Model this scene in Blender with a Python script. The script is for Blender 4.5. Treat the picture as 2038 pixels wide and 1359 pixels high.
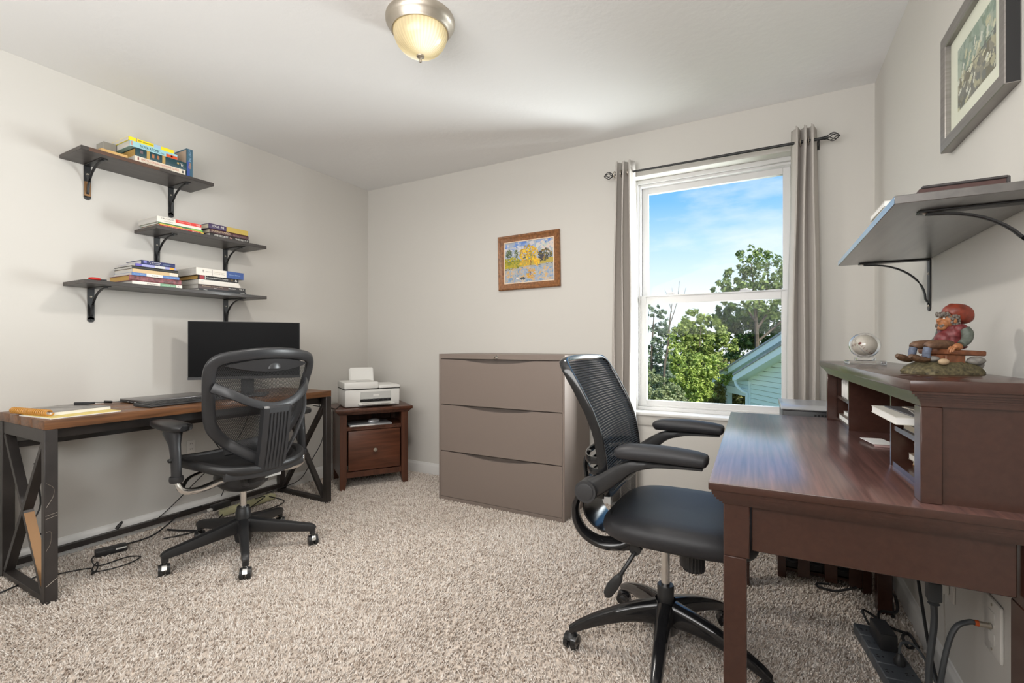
import bpy, bmesh, math, random
import numpy as np
from mathutils import Vector, Matrix

for o in list(bpy.data.objects):
    bpy.data.objects.remove(o, do_unlink=True)
scene = bpy.context.scene
COL = scene.collection
PI = math.pi

# ------------------------------------------------------------------ camera
cam_d = bpy.data.cameras.new('camera')
cam = bpy.data.objects.new('camera', cam_d)
COL.objects.link(cam)
cam_d.sensor_fit = 'HORIZONTAL'
cam_d.sensor_width = 36.0
cam_d.lens = 36.0 * 932.0 / 2038.0
cam_d.shift_y = 5.5 / 2038.0
cam_d.clip_start = 0.02
cam.location = (0, 0, 1.07)
cam.rotation_euler = (PI / 2, 0, math.atan(507.0 / 932.0))
scene.camera = cam

# ------------------------------------------------------------------ world / sky
world = bpy.data.worlds.new('sky')
scene.world = world
world.use_nodes = True
wn, wl = world.node_tree.nodes, world.node_tree.links
wn.clear()
wout = wn.new('ShaderNodeOutputWorld')
wbg = wn.new('ShaderNodeBackground')
wbg.inputs['Strength'].default_value = 1.18
wtc = wn.new('ShaderNodeTexCoord')
wsep = wn.new('ShaderNodeSeparateXYZ')
wl.new(wtc.outputs['Generated'], wsep.inputs[0])
wr = wn.new('ShaderNodeValToRGB')
wl.new(wsep.outputs['Z'], wr.inputs[0])
e = wr.color_ramp.elements
e[0].position = 0.0; e[0].color = (0.92, 0.96, 1.0, 1)
e[1].position = 1.0; e[1].color = (0.10, 0.28, 0.75, 1)
for p, c in ((0.10, (0.86, 0.94, 1.0, 1)), (0.15, (0.68, 0.86, 1.0, 1)), (0.20, (0.50, 0.75, 1.0, 1)), (0.28, (0.21, 0.53, 0.95, 1)), (0.45, (0.17, 0.44, 0.90, 1))):
    n = e.new(p); n.color = c
wmap = wn.new('ShaderNodeMapping'); wmap.inputs['Scale'].default_value = (2.2, 2.2, 7.0)
wmap.inputs['Rotation'].default_value = (0.25, 0.2, 0.3)
wl.new(wtc.outputs['Generated'], wmap.inputs[0])
wno = wn.new('ShaderNodeTexNoise'); wno.inputs['Scale'].default_value = 2.4
wno.inputs['Detail'].default_value = 6; wno.inputs['Roughness'].default_value = 0.55
wl.new(wmap.outputs[0], wno.inputs['Vector'])
wcr = wn.new('ShaderNodeValToRGB')
wcr.color_ramp.elements[0].position = 0.50; wcr.color_ramp.elements[0].color = (0, 0, 0, 1)
wcr.color_ramp.elements[1].position = 0.72; wcr.color_ramp.elements[1].color = (0.55, 0.55, 0.55, 1)
wl.new(wno.outputs['Fac'], wcr.inputs[0])
wmx = wn.new('ShaderNodeMix'); wmx.data_type = 'RGBA'
wl.new(wcr.outputs[0], wmx.inputs[0]); wl.new(wr.outputs[0], wmx.inputs[6])
wmx.inputs[7].default_value = (0.93, 0.95, 0.98, 1)
wl.new(wmx.outputs[2], wbg.inputs['Color'])
wl.new(wbg.outputs[0], wout.inputs[0])

# ------------------------------------------------------------------ sun and large lights
def lamp(name, kind, loc, direction, energy, color, **kw):
    d = bpy.data.lights.new(name, kind)
    d.energy = energy; d.color = color
    for k, v in kw.items():
        setattr(d, k, v)
    o = bpy.data.objects.new(name, d)
    o.location = loc
    o.rotation_euler = Vector(direction).to_track_quat('-Z', 'Y').to_euler()
    COL.objects.link(o)
    return o

lamp('sun', 'SUN', (8, -8, 14), (-0.55, 0.50, -0.72), 6.5, (1.0, 0.96, 0.88), angle=0.01)
# added area lamp outside the glass, boosting daylight; limited spread keeps it unseen
lamp('added_window_fill', 'AREA', (0.22, 3.62, 1.22), (-0.91, -0.41, 0.07), 45.0, (0.96, 0.985, 1.0),
     shape='RECTANGLE', size=0.55, size_y=1.2, spread=math.radians(102))
# added soft fill lamp behind the camera, standing in for bounced flash
lamp('room_fill', 'AREA', (-0.95, -0.60, 1.70), (-0.16, 1.0, 0.47), 67.0, (1.0, 0.99, 0.98),
     shape='RECTANGLE', size=2.5, size_y=1.1)

# ------------------------------------------------------------------ exposure
vs = scene.view_settings
vs.view_transform = 'Standard'
vs.look = 'None'
vs.gamma = 1.0
vs.exposure = 0.0
vs.use_curve_mapping = False

# ------------------------------------------------------------------ materials
def srgb(r, g, b):
    f = lambda c: (c / 255 / 12.92) if c / 255 <= 0.04045 else ((c / 255 + 0.055) / 1.055) ** 2.4
    return (f(r), f(g), f(b))

def mat(name, col, rough=0.5, metal=0.0, spec=0.5, var=None, bump=None, coat=0.0, emis=None, grain=None):
    """var=(scale, amount); grain=(axis scale xyz, amount) stretched noise; bump=(scale, strength, distance)"""
    m = bpy.data.materials.new(name)
    m.use_nodes = True
    N, L = m.node_tree.nodes, m.node_tree.links
    b = N['Principled BSDF']
    b.inputs['Base Color'].default_value = (*col, 1)
    b.inputs['Roughness'].default_value = rough
    b.inputs['Metallic'].default_value = metal
    b.inputs['Specular IOR Level'].default_value = spec
    if coat:
        b.inputs['Coat Weight'].default_value = coat
        b.inputs['Coat Roughness'].default_value = 0.12
    if emis:
        b.inputs['Emission Color'].default_value = (*emis[0], 1)
        b.inputs['Emission Strength'].default_value = emis[1]
    tc = N.new('ShaderNodeTexCoord')
    if var or grain:
        no = N.new('ShaderNodeTexNoise')
        no.inputs['Detail'].default_value = 5
        if grain:
            mp = N.new('ShaderNodeMapping'); mp.inputs['Scale'].default_value = grain[0]
            L.new(tc.outputs['Object'], mp.inputs[0]); L.new(mp.outputs[0], no.inputs['Vector'])
            no.inputs['Scale'].default_value = 1.0
            no.inputs['Distortion'].default_value = 0.6
            amt = grain[1]
        else:
            L.new(tc.outputs['Object'], no.inputs['Vector'])
            no.inputs['Scale'].default_value = var[0]
            amt = var[1]
        r = N.new('ShaderNodeValToRGB')
        r.color_ramp.elements[0].position = 0.3
        r.color_ramp.elements[1].position = 0.7
        r.color_ramp.elements[0].color = (*[c * (1 - amt) for c in col], 1)
        r.color_ramp.elements[1].color = (*[min(1, c * (1 + amt)) for c in col], 1)
        L.new(no.outputs['Fac'], r.inputs[0])
        L.new(r.outputs[0], b.inputs['Base Color'])
    if bump:
        nb = N.new('ShaderNodeTexNoise')
        nb.inputs['Scale'].default_value = bump[0]
        nb.inputs['Detail'].default_value = 4
        L.new(tc.outputs['Object'], nb.inputs['Vector'])
        bp = N.new('ShaderNodeBump')
        bp.inputs['Strength'].default_value = bump[1]
        bp.inputs['Distance'].default_value = bump[2]
        L.new(nb.outputs['Fac'], bp.inputs['Height'])
        L.new(bp.outputs[0], b.inputs['Normal'])
    return m

M = {}
M['wall'] = mat('wall_paint', (0.63, 0.608, 0.568), 0.75, spec=0.25, bump=(90, 0.05, 0.002))
M['ceil'] = mat('ceiling_paint', (0.82, 0.815, 0.805), 0.85, spec=0.15, bump=(26, 0.35, 0.004))
M['white'] = mat('white_trim_paint', (0.70, 0.69, 0.67), 0.35)
M['vinyl'] = mat('white_vinyl', (0.69, 0.68, 0.67), 0.3)
M['carpet'] = mat('carpet_backing', (0.62, 0.54, 0.47), 0.95, spec=0.1, var=(60, 0.3))
M['cherry'] = mat('dark_cherry_wood', (0.050, 0.0195, 0.013), 0.27, spec=0.5, grain=((60, 3, 60), 0.12), coat=0.3)
M['cherry_top'] = mat('dark_cherry_desktop', (0.150, 0.072, 0.060), 0.34, spec=0.8, grain=((90, 3, 90), 0.45), coat=1.0, bump=(300, 0.06, 0.001))
M['cherry_top'].node_tree.nodes['Principled BSDF'].inputs['Coat Roughness'].default_value = 0.2
M['cherry_top'].node_tree.nodes['Principled BSDF'].inputs['Coat IOR'].default_value = 2.2
M['cherry_red'] = mat('reddish_cherry_wood', (0.105, 0.037, 0.019), 0.33, grain=((3, 40, 40), 0.35))
M['cherry_stand'] = mat('brown_cherry_wood', (0.085, 0.032, 0.018), 0.33, grain=((40, 40, 3), 0.35))
M['deskwood'] = mat('walnut_plank', (0.155, 0.066, 0.026), 0.38, grain=((45, 4, 45), 0.5), bump=(60, 0.08, 0.001))
M['blackmetal'] = mat('dark_bronze_metal', (0.030, 0.025, 0.023), 0.42, spec=0.5, var=(8, 0.35))
M['blackmetal2'] = mat('black_iron', (0.016, 0.016, 0.017), 0.4)
M['black'] = mat('black_plastic', (0.020, 0.020, 0.021), 0.42)
M['blackgloss'] = mat('glossy_black_plastic', (0.012, 0.012, 0.013), 0.16, coat=0.3)
M['greyplastic'] = mat('charcoal_plastic', (0.027, 0.0275, 0.030), 0.36, bump=(400, 0.04, 0.0005))
M['charcoal'] = mat('dark_grey_plastic', (0.034, 0.034, 0.036), 0.5)
M['meshcloth'] = mat('black_mesh_fabric', (0.018, 0.018, 0.019), 0.6)
M['seatcloth'] = mat('black_woven_fabric', (0.022, 0.022, 0.025), 0.5, bump=(700, 0.35, 0.001))
M['chrome'] = mat('chrome', (0.75, 0.74, 0.72), 0.16, metal=1.0)
M['nickel'] = mat('brushed_nickel', (0.52, 0.47, 0.40), 0.42, metal=1.0)
M['cabinet'] = mat('taupe_enamel', (0.215, 0.172, 0.148), 0.42, spec=0.45, bump=(220, 0.03, 0.0006))
M['cabdark'] = mat('taupe_enamel_shaded', (0.11, 0.088, 0.076), 0.5)  # shade inside the handle recess is put into this darker taupe
M['printer'] = mat('white_printer_plastic', (0.74, 0.73, 0.70), 0.4)
M['printergrey'] = mat('light_grey_plastic', (0.50, 0.50, 0.48), 0.4)
M['paper'] = mat('white_paper', (0.80, 0.79, 0.76), 0.8)
M['cream'] = mat('cream_pages', (0.62, 0.55, 0.42), 0.8, grain=((4, 4, 500), 0.12))
M['pagegrey'] = mat('grey_white_pages', (0.58, 0.56, 0.52), 0.8, grain=((4, 4, 500), 0.12))
M['pagegold'] = mat('yellowed_pages', (0.50, 0.31, 0.09), 0.7, grain=((4, 4, 500), 0.15))
M['shelfwood'] = mat('black_brown_shelf_board', (0.040, 0.032, 0.028), 0.42, grain=((40, 3, 40), 0.3), coat=0.12)
M['shelfwood2'] = mat('satin_black_brown_board', (0.050, 0.043, 0.040), 0.38, grain=((40, 3, 40), 0.3), coat=1.0)
M['shelfwood2'].node_tree.nodes['Principled BSDF'].inputs['Coat Roughness'].default_value = 0.25
M['shelfwood2'].node_tree.nodes['Principled BSDF'].inputs['Coat IOR'].default_value = 2.0
M['shelfedge'] = mat('worn_brown_shelf_edge', (0.10, 0.045, 0.025), 0.4, grain=((40, 4, 40), 0.4))
M['curtain'] = mat('grey_curtain_fabric', (0.53, 0.495, 0.46), 0.85, spec=0.2, bump=(500, 0.15, 0.0005))
M['screen'] = mat('monitor_screen', (0.003, 0.003, 0.0035), 0.4, spec=0.08)
M['laptop'] = mat('grey_laptop_lid', (0.20, 0.19, 0.19), 0.3, metal=0.6)
M['cable'] = mat('black_cable_rubber', (0.012, 0.012, 0.013), 0.5)
M['greycable'] = mat('dark_grey_cable', (0.055, 0.06, 0.065), 0.5)
M['plate'] = mat('white_outlet_plastic', (0.72, 0.70, 0.66), 0.35)
M['dark'] = mat('dark_void', (0.006, 0.006, 0.006), 0.8)
M['yellowpad'] = mat('yellow_legal_pad', (0.75, 0.60, 0.20), 0.7)
M['coil'] = mat('orange_spiral_binding', (0.55, 0.26, 0.05), 0.4)
M['stripbeige'] = mat('beige_power_strip', (0.52, 0.50, 0.30), 0.45)
M['stripgrey'] = mat('slate_power_strip', (0.070, 0.078, 0.088), 0.4)
M['silver'] = mat('silver_plastic', (0.55, 0.56, 0.58), 0.28, metal=0.6)
M['tan'] = mat('tan_wood', (0.62, 0.38, 0.14), 0.6, grain=((30, 4, 30), 0.25))
M['copper'] = mat('worn_lit_copper', (0.27, 0.145, 0.06), 0.45, metal=0.3)

def colmat(name, rgb, rough=0.45, **k):
    if name not in M:
        M[name] = mat(name, srgb(*rgb), rough, **k)
    return M[name]

# ------------------------------------------------------------------ geometry helpers
def new_bm():
    return bmesh.new()

def _xf(bm, vs_, Mx):
    if Mx is not None:
        bmesh.ops.transform(bm, matrix=Mx, verts=vs_)

def box(bm, lo, hi, bev=0.0, seg=1, mi=0, Mx=None):
    tmp = bmesh.new()
    bmesh.ops.create_cube(tmp, size=1.0)
    s = [hi[i] - lo[i] for i in range(3)]
    for v in tmp.verts:
        v.co = Vector([lo[i] + (v.co[i] + 0.5) * s[i] for i in range(3)])
    if bev > 0:
        bmesh.ops.bevel(tmp, geom=list(tmp.edges), offset=min(bev, 0.49 * min(abs(x) for x in s)), segments=seg, profile=0.5, affect='EDGES')
    _merge(bm, tmp, mi, Mx)

def _merge(bm, tmp, mi=0, Mx=None):
    if Mx is not None:
        bmesh.ops.transform(tmp, matrix=Mx, verts=tmp.verts)
    mp = {}
    for v in tmp.verts:
        mp[v] = bm.verts.new(v.co)
    for f in tmp.faces:
        try:
            nf = bm.faces.new([mp[v] for v in f.verts])
            nf.material_index = mi if mi >= 0 else f.material_index
        except ValueError:
            pass
    tmp.free()

def rings(bm, rr, caps=True, closed=False, mi=0, flip=False):
    vv = [[bm.verts.new(p) for p in r] for r in rr]
    n = len(vv[0])
    m = len(vv)
    for i in range(m if closed else m - 1):
        a, b = vv[i], vv[(i + 1) % m]
        for j in range(n):
            q = [a[j], a[(j + 1) % n], b[(j + 1) % n], b[j]]
            if flip: q.reverse()
            f = bm.faces.new(q); f.material_index = mi
    if caps and not closed:
        q = list(reversed(vv[0])); w = list(vv[-1])
        if flip: q.reverse(); w.reverse()
        for k in (q, w):
            f = bm.faces.new(k); f.material_index = mi

def _frames(pts, up):
    P = [Vector(p) for p in pts]
    out = []
    for i, p in enumerate(P):
        a = P[max(i - 1, 0)]; b = P[min(i + 1, len(P) - 1)]
        t = (b - a).normalized()
        u = Vector(up[i] if isinstance(up, list) else up)
        s = t.cross(u)
        if s.length < 1e-5:
            s = t.cross(Vector((1, 0.3, 0.2)))
        s.normalize()
        n = s.cross(t).normalized()
        out.append((p, t, s, n))
    return out

def smooth_path(pts, k=6, closed=False):
    """Catmull-Rom through points"""
    P = [Vector(p) for p in pts]
    n = len(P)
    out = []
    rng = range(n if closed else n - 1)
    for i in rng:
        p1, p2 = P[i], P[(i + 1) % n]
        p0 = P[(i - 1) % n] if (closed or i > 0) else p1 * 2 - p2
        p3 = P[(i + 2) % n] if (closed or i + 2 < n) else p2 * 2 - p1
        for j in range(k):
            t = j / k
            out.append(0.5 * ((2 * p1) + (-p0 + p2) * t + (2 * p0 - 5 * p1 + 4 * p2 - p3) * t * t + (-p0 + 3 * p1 - 3 * p2 + p3) * t ** 3))
    if not closed:
        out.append(P[-1])
    return out

def lerp_list(vals, n):
    m = len(vals)
    out = []
    for i in range(n):
        x = i / max(n - 1, 1) * (m - 1)
        k = min(int(x), m - 2) if m > 1 else 0
        f = x - k
        out.append(vals[k] if m == 1 else vals[k] * (1 - f) + vals[k + 1] * f)
    return out

def sweep(bm, pts, w, t, up=(0, 0, 1), n=12, power=2.0, closed=False, mi=0, caps=True):
    """w along side vector, t along normal(up); superellipse section"""
    if not isinstance(w, (list, tuple)): w = [w]
    if not isinstance(t, (list, tuple)): t = [t]
    W = lerp_list(list(w), len(pts)); T = lerp_list(list(t), len(pts))
    fr = _frames(pts, up)
    if closed:
        P = [Vector(p) for p in pts]; fr = []
        for i, p in enumerate(P):
            tt = (P[(i + 1) % len(P)] - P[i - 1]).normalized()
            u = Vector(up[i] if isinstance(up, list) else up)
            s = tt.cross(u).normalized(); fr.append((p, tt, s, s.cross(tt).normalized()))
    rr = []
    for i, (p, tt, s, nn) in enumerate(fr):
        r = []
        for j in range(n):
            a = 2 * PI * j / n + PI / n
            c, d = math.cos(a), math.sin(a)
            c = math.copysign(abs(c) ** (2 / power), c); d = math.copysign(abs(d) ** (2 / power), d)
            r.append(p + s * (c * W[i] / 2) + nn * (d * T[i] / 2))
        rr.append(r)
    rings(bm, rr, caps=caps, closed=closed, mi=mi)

def tube(bm, pts, r, n=8, k=5, mi=0, closed=False):
    P = smooth_path(pts, k, closed) if k > 1 and len(pts) > 2 else [Vector(p) for p in pts]
    # parallel transport to avoid twists
    m = len(P)
    R = lerp_list(r if isinstance(r, list) else [r], m)
    tan = []
    for i in range(m):
        a = P[i - 1] if (i > 0 or closed) else P[i]; b = P[(i + 1) % m] if (i < m - 1 or closed) else P[i]
        tan.append((b - a).normalized())
    ref = Vector((0, 0, 1)) if abs(tan[0].z) < 0.9 else Vector((1, 0, 0))
    s = tan[0].cross(ref).normalized()
    rr = []
    for i in range(m):
        s = (s - tan[i] * s.dot(tan[i])).normalized()
        q = tan[i].cross(s)
        rr.append([P[i] + s * (R[i] * math.cos(2 * PI * j / n)) + q * (R[i] * math.sin(2 * PI * j / n)) for j in range(n)])
    rings(bm, rr, caps=not closed, closed=closed, mi=mi)

def cyl(bm, p0, p1, r0, r1=None, n=20, mi=0):
    tube(bm, [p0, p1], [r0, r0 if r1 is None else r1], n=n, k=1, mi=mi)

def lathe(bm, prof, n=24, c=(0, 0, 0), Mx=None, mi=0):
    """prof: (r, z) from bottom to top"""
    tmp = bmesh.new()
    rr = []
    for r, z in prof:
        rr.append([Vector((c[0] + max(r, 1e-5) * math.cos(2 * PI * j / n), c[1] + max(r, 1e-5) * math.sin(2 * PI * j / n), c[2] + z)) for j in range(n)])
    rings(tmp, rr)
    _merge(bm, tmp, mi, Mx)

def sphere(bm, c, r, u=16, v=10, mi=0, Mx=None):
    if not isinstance(r, (tuple, list)): r = (r, r, r)
    tmp = bmesh.new()
    bmesh.ops.create_uvsphere(tmp, u_segments=u, v_segments=v, radius=1.0)
    for w in tmp.verts:
        w.co = Vector((c[0] + w.co.x * r[0], c[1] + w.co.y * r[1], c[2] + w.co.z * r[2]))
    _merge(bm, tmp, mi, Mx)

def prism(bm, poly, lo, hi, axis=0, bev=0.0, mi=0, Mx=None):
    """extrude a 2D polygon along an axis. axis 0: poly=(y,z); 1: poly=(x,z); 2: poly=(x,y)"""
    tmp = bmesh.new()
    def P(a, b, h):
        return (h, a, b) if axis == 0 else (a, h, b) if axis == 1 else (a, b, h)
    v0 = [tmp.verts.new(P(a, b, lo)) for a, b in poly]
    v1 = [tmp.verts.new(P(a, b, hi)) for a, b in poly]
    n = len(poly)
    tmp.faces.new(v0); tmp.faces.new(list(reversed(v1)))
    for i in range(n):
        tmp.faces.new([v0[i], v1[i], v1[(i + 1) % n], v0[(i + 1) % n]])
    bmesh.ops.recalc_face_normals(tmp, faces=tmp.faces)
    if bev > 0:
        bmesh.ops.bevel(tmp, geom=list(tmp.edges), offset=bev, segments=2, profile=0.5, affect='EDGES')
    _merge(bm, tmp, mi, Mx)

def obj(name, bm, mats, parent=None, loc=None, rot=None, smooth=40, recalc=True):
    if recalc:
        bmesh.ops.recalc_face_normals(bm, faces=bm.faces)
    me = bpy.data.meshes.new(name)
    bm.to_mesh(me); bm.free()
    for m in (mats if isinstance(mats, (list, tuple)) else [mats]):
        me.materials.append(M[m] if isinstance(m, str) else m)
    if smooth:
        me.polygons.foreach_set('use_smooth', [True] * len(me.polygons))
        me.set_sharp_from_angle(angle=math.radians(smooth))
    o = bpy.data.objects.new(name, me)
    COL.objects.link(o)
    if parent is not None: o.parent = parent
    if loc is not None: o.location = loc
    if rot is not None: o.rotation_euler = rot
    return o

def thing(name, label, cat, loc=(0, 0, 0), rotz=0.0, group=None):
    o = bpy.data.objects.new(name, None)
    o.empty_display_size = 0.05
    o.location = loc; o.rotation_euler = (0, 0, rotz)
    COL.objects.link(o)
    return tag(o, label, cat, group)

def tag(o, label, cat, group=None):
    o['label'] = label; o['category'] = cat
    if group: o['group'] = group
    return o

def struct(o):
    o['kind'] = 'structure'
    return o

def stuff(o):
    o['kind'] = 'stuff'
    return o

def bx(name, lo, hi, m, parent=None, bev=0.0, seg=1):
    bm = new_bm(); box(bm, lo, hi, bev, seg)
    return obj(name, bm, m, parent)

_txt = {}
def text(name, s, parent, origin, xdir, ydir, length, height, m, off=0.0006):
    """flat print: s starts at origin, runs along xdir for length, letters height tall"""
    if s not in _txt:
        cu = bpy.data.curves.new('print', 'FONT')
        cu.body = s; cu.size = 1.0; cu.resolution_u = 2
        to = bpy.data.objects.new('print', cu)
        COL.objects.link(to)
        dg = bpy.context.evaluated_depsgraph_get()
        me = bpy.data.meshes.new_from_object(to.evaluated_get(dg))
        bpy.data.objects.remove(to, do_unlink=True)
        _txt[s] = me
    me = _txt[s].copy()
    n = len(me.vertices)
    co = np.zeros(n * 3); me.vertices.foreach_get('co', co); co = co.reshape(-1, 3)
    mn, mx = co.min(0), co.max(0)
    X = Vector(xdir).normalized(); Y = Vector(ydir).normalized(); Z = X.cross(Y)
    a = (co[:, 0] - mn[0]) / max(mx[0] - mn[0], 1e-6) * length
    b = (co[:, 1] - mn[1]) / max(mx[1] - mn[1], 1e-6) * height
    O = np.array(origin) + np.array(Z) * off
    out = O[None] + a[:, None] * np.array(X)[None] + b[:, None] * np.array(Y)[None]
    me.vertices.foreach_set('co', out.reshape(-1)); me.update()
    me.materials.clear(); me.materials.append(M[m] if isinstance(m, str) else m)
    o = bpy.data.objects.new(name, me)
    COL.objects.link(o); o.parent = parent
    return o
# ================================================================== ROOM
XL, XR, YB, YF, ZC = -3.13, 0.498, 3.065, -0.80, 2.44
WX0, WX1, WZ0, WZ1 = -0.778, 0.160, 0.635, 2.16       # window opening
T = 0.20
struct(bx('floor', (XL - T, YF - T, -0.25), (XR + T, YB + T, 0.0), 'carpet'))
struct(bx('ceiling', (XL - T, YF - T, ZC), (XR + T, YB + T, ZC + 0.25), 'ceil'))
struct(bx('wall_left', (XL - T, YF - T, 0), (XL, YB + T, ZC), 'wall'))
struct(bx('wall_right', (XR, YF - T, 0), (XR + T, YB + T, ZC), 'wall'))
struct(bx('wall_front', (XL, YF - T, 0), (XR, YF, ZC), 'wall'))
bm = new_bm()
box(bm, (XL, YB, 0), (WX0, YB + T, ZC))
box(bm, (WX1, YB, 0), (XR, YB + T, ZC))
box(bm, (WX0, YB, 0), (WX1, YB + T, WZ0 - 0.02))
box(bm, (WX0, YB, WZ1), (WX1, YB + T, ZC))
struct(obj('wall_back', bm, 'wall'))

def baseboard(name, prof_axis, a, b, wall, sgn):
    bm = new_bm()
    pr = [(0, 0), (0.014, 0), (0.014, 0.072), (0.011, 0.080), (0.006, 0.086), (0.004, 0.093), (0, 0.095)]
    if prof_axis == 'y':   # runs along y at x = wall
        prism(bm, [(wall + sgn * d, z) for d, z in pr], a, b, axis=1)
    else:
        prism(bm, [(wall + sgn * d, z) for d, z in pr], a, b, axis=0)
    return struct(obj(name, bm, 'white'))
baseboard('baseboard_left', 'y', YF, YB, XL, 1)
baseboard('baseboard_right', 'y', YF, YB, XR, -1)
baseboard('baseboard_back', 'x', XL + 0.0145, XR - 0.0145, YB, -1)
baseboard('baseboard_front', 'x', XL + 0.0145, XR - 0.0145, YF, 1)

# ---- carpet pile: short twisted tufts over the whole floor
def carpet_pile():
    rng = np.random.default_rng(7)
    N = 200000
    x = rng.uniform(XL + 0.005, XR - 0.005, N); y = rng.uniform(-0.15, YB - 0.005, N)
    h = rng.uniform(0.007, 0.014, N); w = rng.uniform(0.0022, 0.0038, N)
    # patches of pile lean in slightly different directions
    lean = 1.5 * np.sin(x * 3.1 + 1.3 * np.sin(y * 2.3)) + 1.2 * np.sin(y * 3.7 + x * 1.7)
    th = lean + rng.normal(0, 1.2, N)
    ln = rng.uniform(0.3, 1.0, N) * h
    dx, dy = np.cos(th) * ln, np.sin(th) * ln
    a0 = rng.uniform(0, 2 * PI, N)
    V = np.zeros((N, 7, 3))
    for ring, (fz, fr, fl) in enumerate(((0.0, 1.0, 0.0), (0.6, 1.05, 0.45))):
        for k in range(3):
            a = a0 + 2 * PI * k / 3 + ring * 0.6
            V[:, ring * 3 + k, 0] = x + dx * fl + np.cos(a) * w * fr
            V[:, ring * 3 + k, 1] = y + dy * fl + np.sin(a) * w * fr
            V[:, ring * 3 + k, 2] = h * fz
    V[:, 6, 0] = x + dx; V[:, 6, 1] = y + dy; V[:, 6, 2] = h
    idx = np.arange(N)[:, None] * 7
    tri = []
    for k in range(3):
        k2 = (k + 1) % 3
        tri += [(k, k2, 3 + k2), (k, 3 + k2, 3 + k), (3 + k, 3 + k2, 6)]
    tri = np.array(tri)
    F = (idx[:, :, None] + tri[None]).reshape(-1, 3)
    me = bpy.data.meshes.new('carpet_pile')
    nf = len(F)
    me.vertices.add(N * 7); me.vertices.foreach_set('co', V.reshape(-1))
    me.loops.add(nf * 3); me.loops.foreach_set('vertex_index', F.reshape(-1).astype(np.int32))
    me.polygons.add(nf); me.polygons.foreach_set('loop_start', np.arange(nf, dtype=np.int32) * 3)
    me.update(calc_edges=True)
    me.polygons.foreach_set('use_smooth', np.ones(nf, dtype=bool))
    m = bpy.data.materials.new('carpet_yarn'); m.use_nodes = True
    n_, l_ = m.node_tree.nodes, m.node_tree.links
    b = n_['Principled BSDF']; b.inputs['Roughness'].default_value = 0.95; b.inputs['Specular IOR Level'].default_value = 0.1
    g = n_.new('ShaderNodeNewGeometry'); r = n_.new('ShaderNodeValToRGB')
    l_.new(g.outputs['Random Per Island'], r.inputs[0])
    e = r.color_ramp.elements
    e[0].color = (0.36, 0.28, 0.225, 1); e[0].position = 0.0
    e[1].color = (0.93, 0.87, 0.81, 1); e[1].position = 1.0
    for p, c in ((0.12, (0.58, 0.49, 0.42, 1)), (0.5, (0.77, 0.69, 0.62, 1))):
        q = e.new(p); q.color = c
    l_.new(r.outputs[0], b.inputs['Base Color'])
    me.materials.append(m)
    o = bpy.data.objects.new('carpet_pile', me); COL.objects.link(o)
    o['kind'] = 'stuff'; o['label'] = 'beige and brown speckled shag carpet covering the floor'; o['category'] = 'carpet'
carpet_pile()

# ================================================================== WINDOW
win = thing('window_1', 'white vinyl double-hung window in the far wall', 'window', (0, 0, 0))
struct(win)
FY0, FY1 = YB + 0.085, YB + 0.19     # frame depth
bm = new_bm()
fw = 0.03
def frame_ring(bm, x0, x1, z0, z1, y0, y1, wl_, wr_, wb, wt, bev=0.002):
    box(bm, (x0, y0, z0), (x0 + wl_, y1, z1), bev)
    box(bm, (x1 - wr_, y0, z0), (x1, y1, z1), bev)
    box(bm, (x0 + wl_, y0, z0), (x1 - wr_, y1, z0 + wb), bev)
    box(bm, (x0 + wl_, y0, z1 - wt), (x1 - wr_, y1, z1), bev)
frame_ring(bm, WX0, WX1, WZ0, WZ1, FY0, FY1, 0.022, 0.022, 0.022, 0.026)
frame_ring(bm, WX0 + 0.022, WX1 - 0.022, WZ0 + 0.022, WZ1 - 0.026, FY0 + 0.018, FY1, 0.014, 0.014, 0.012, 0.016)
obj('window_frame', bm, 'vinyl', win)
SX0, SX1 = WX0 + 0.036, WX1 - 0.036
# upper sash (outer track)
bm = new_bm()
frame_ring(bm, SX0, SX1, 1.345, WZ1 - 0.04, FY0 + 0.062, FY0 + 0.092, 0.040, 0.040, 0.042, 0.040)
up_s = obj('upper_sash', bm, 'vinyl', win)
# lower sash (inner track)
bm = new_bm()
frame_ring(bm, SX0 - 0.004, SX1 + 0.004, WZ0 + 0.03, 1.392, FY0 + 0.024, FY0 + 0.058, 0.043, 0.052, 0.034, 0.054)
box(bm, (SX0 + 0.03, FY0 + 0.012, 1.384), (SX1 - 0.03, FY0 + 0.026, 1.392), 0.002)
lo_s = obj('lower_sash', bm, 'vinyl', win)
gl = bpy.data.materials.new('window_glass'); gl.use_nodes = True
n_, l_ = gl.node_tree.nodes, gl.node_tree.links
n_.clear()
out = n_.new('ShaderNodeOutputMaterial'); mx = n_.new('ShaderNodeMixShader'); tr = n_.new('ShaderNodeBsdfTransparent')
go = n_.new('ShaderNodeBsdfGlossy'); go.inputs['Roughness'].default_value = 0.02
tr.inputs[0].default_value = (0.97, 0.985, 0.98, 1)
def schlick(m_, out_scale):
    N, L = m_.node_tree.nodes, m_.node_tree.links
    lw = N.new('ShaderNodeLayerWeight'); lw.inputs[0].default_value = 0.5
    pw = N.new('ShaderNodeMath'); pw.operation = 'POWER'; pw.inputs[1].default_value = 5.0
    ma = N.new('ShaderNodeMath'); ma.operation = 'MULTIPLY_ADD'; ma.inputs[1].default_value = 0.96 * out_scale; ma.inputs[2].default_value = 0.04 * out_scale
    L.new(lw.outputs['Facing'], pw.inputs[0]); L.new(pw.outputs[0], ma.inputs[0])
    return ma
l_.new(schlick(gl, 0.12).outputs[0], mx.inputs[0]); l_.new(tr.outputs[0], mx.inputs[1]); l_.new(go.outputs[0], mx.inputs[2]); l_.new(mx.outputs[0], out.inputs[0])
M['glass'] = gl
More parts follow.
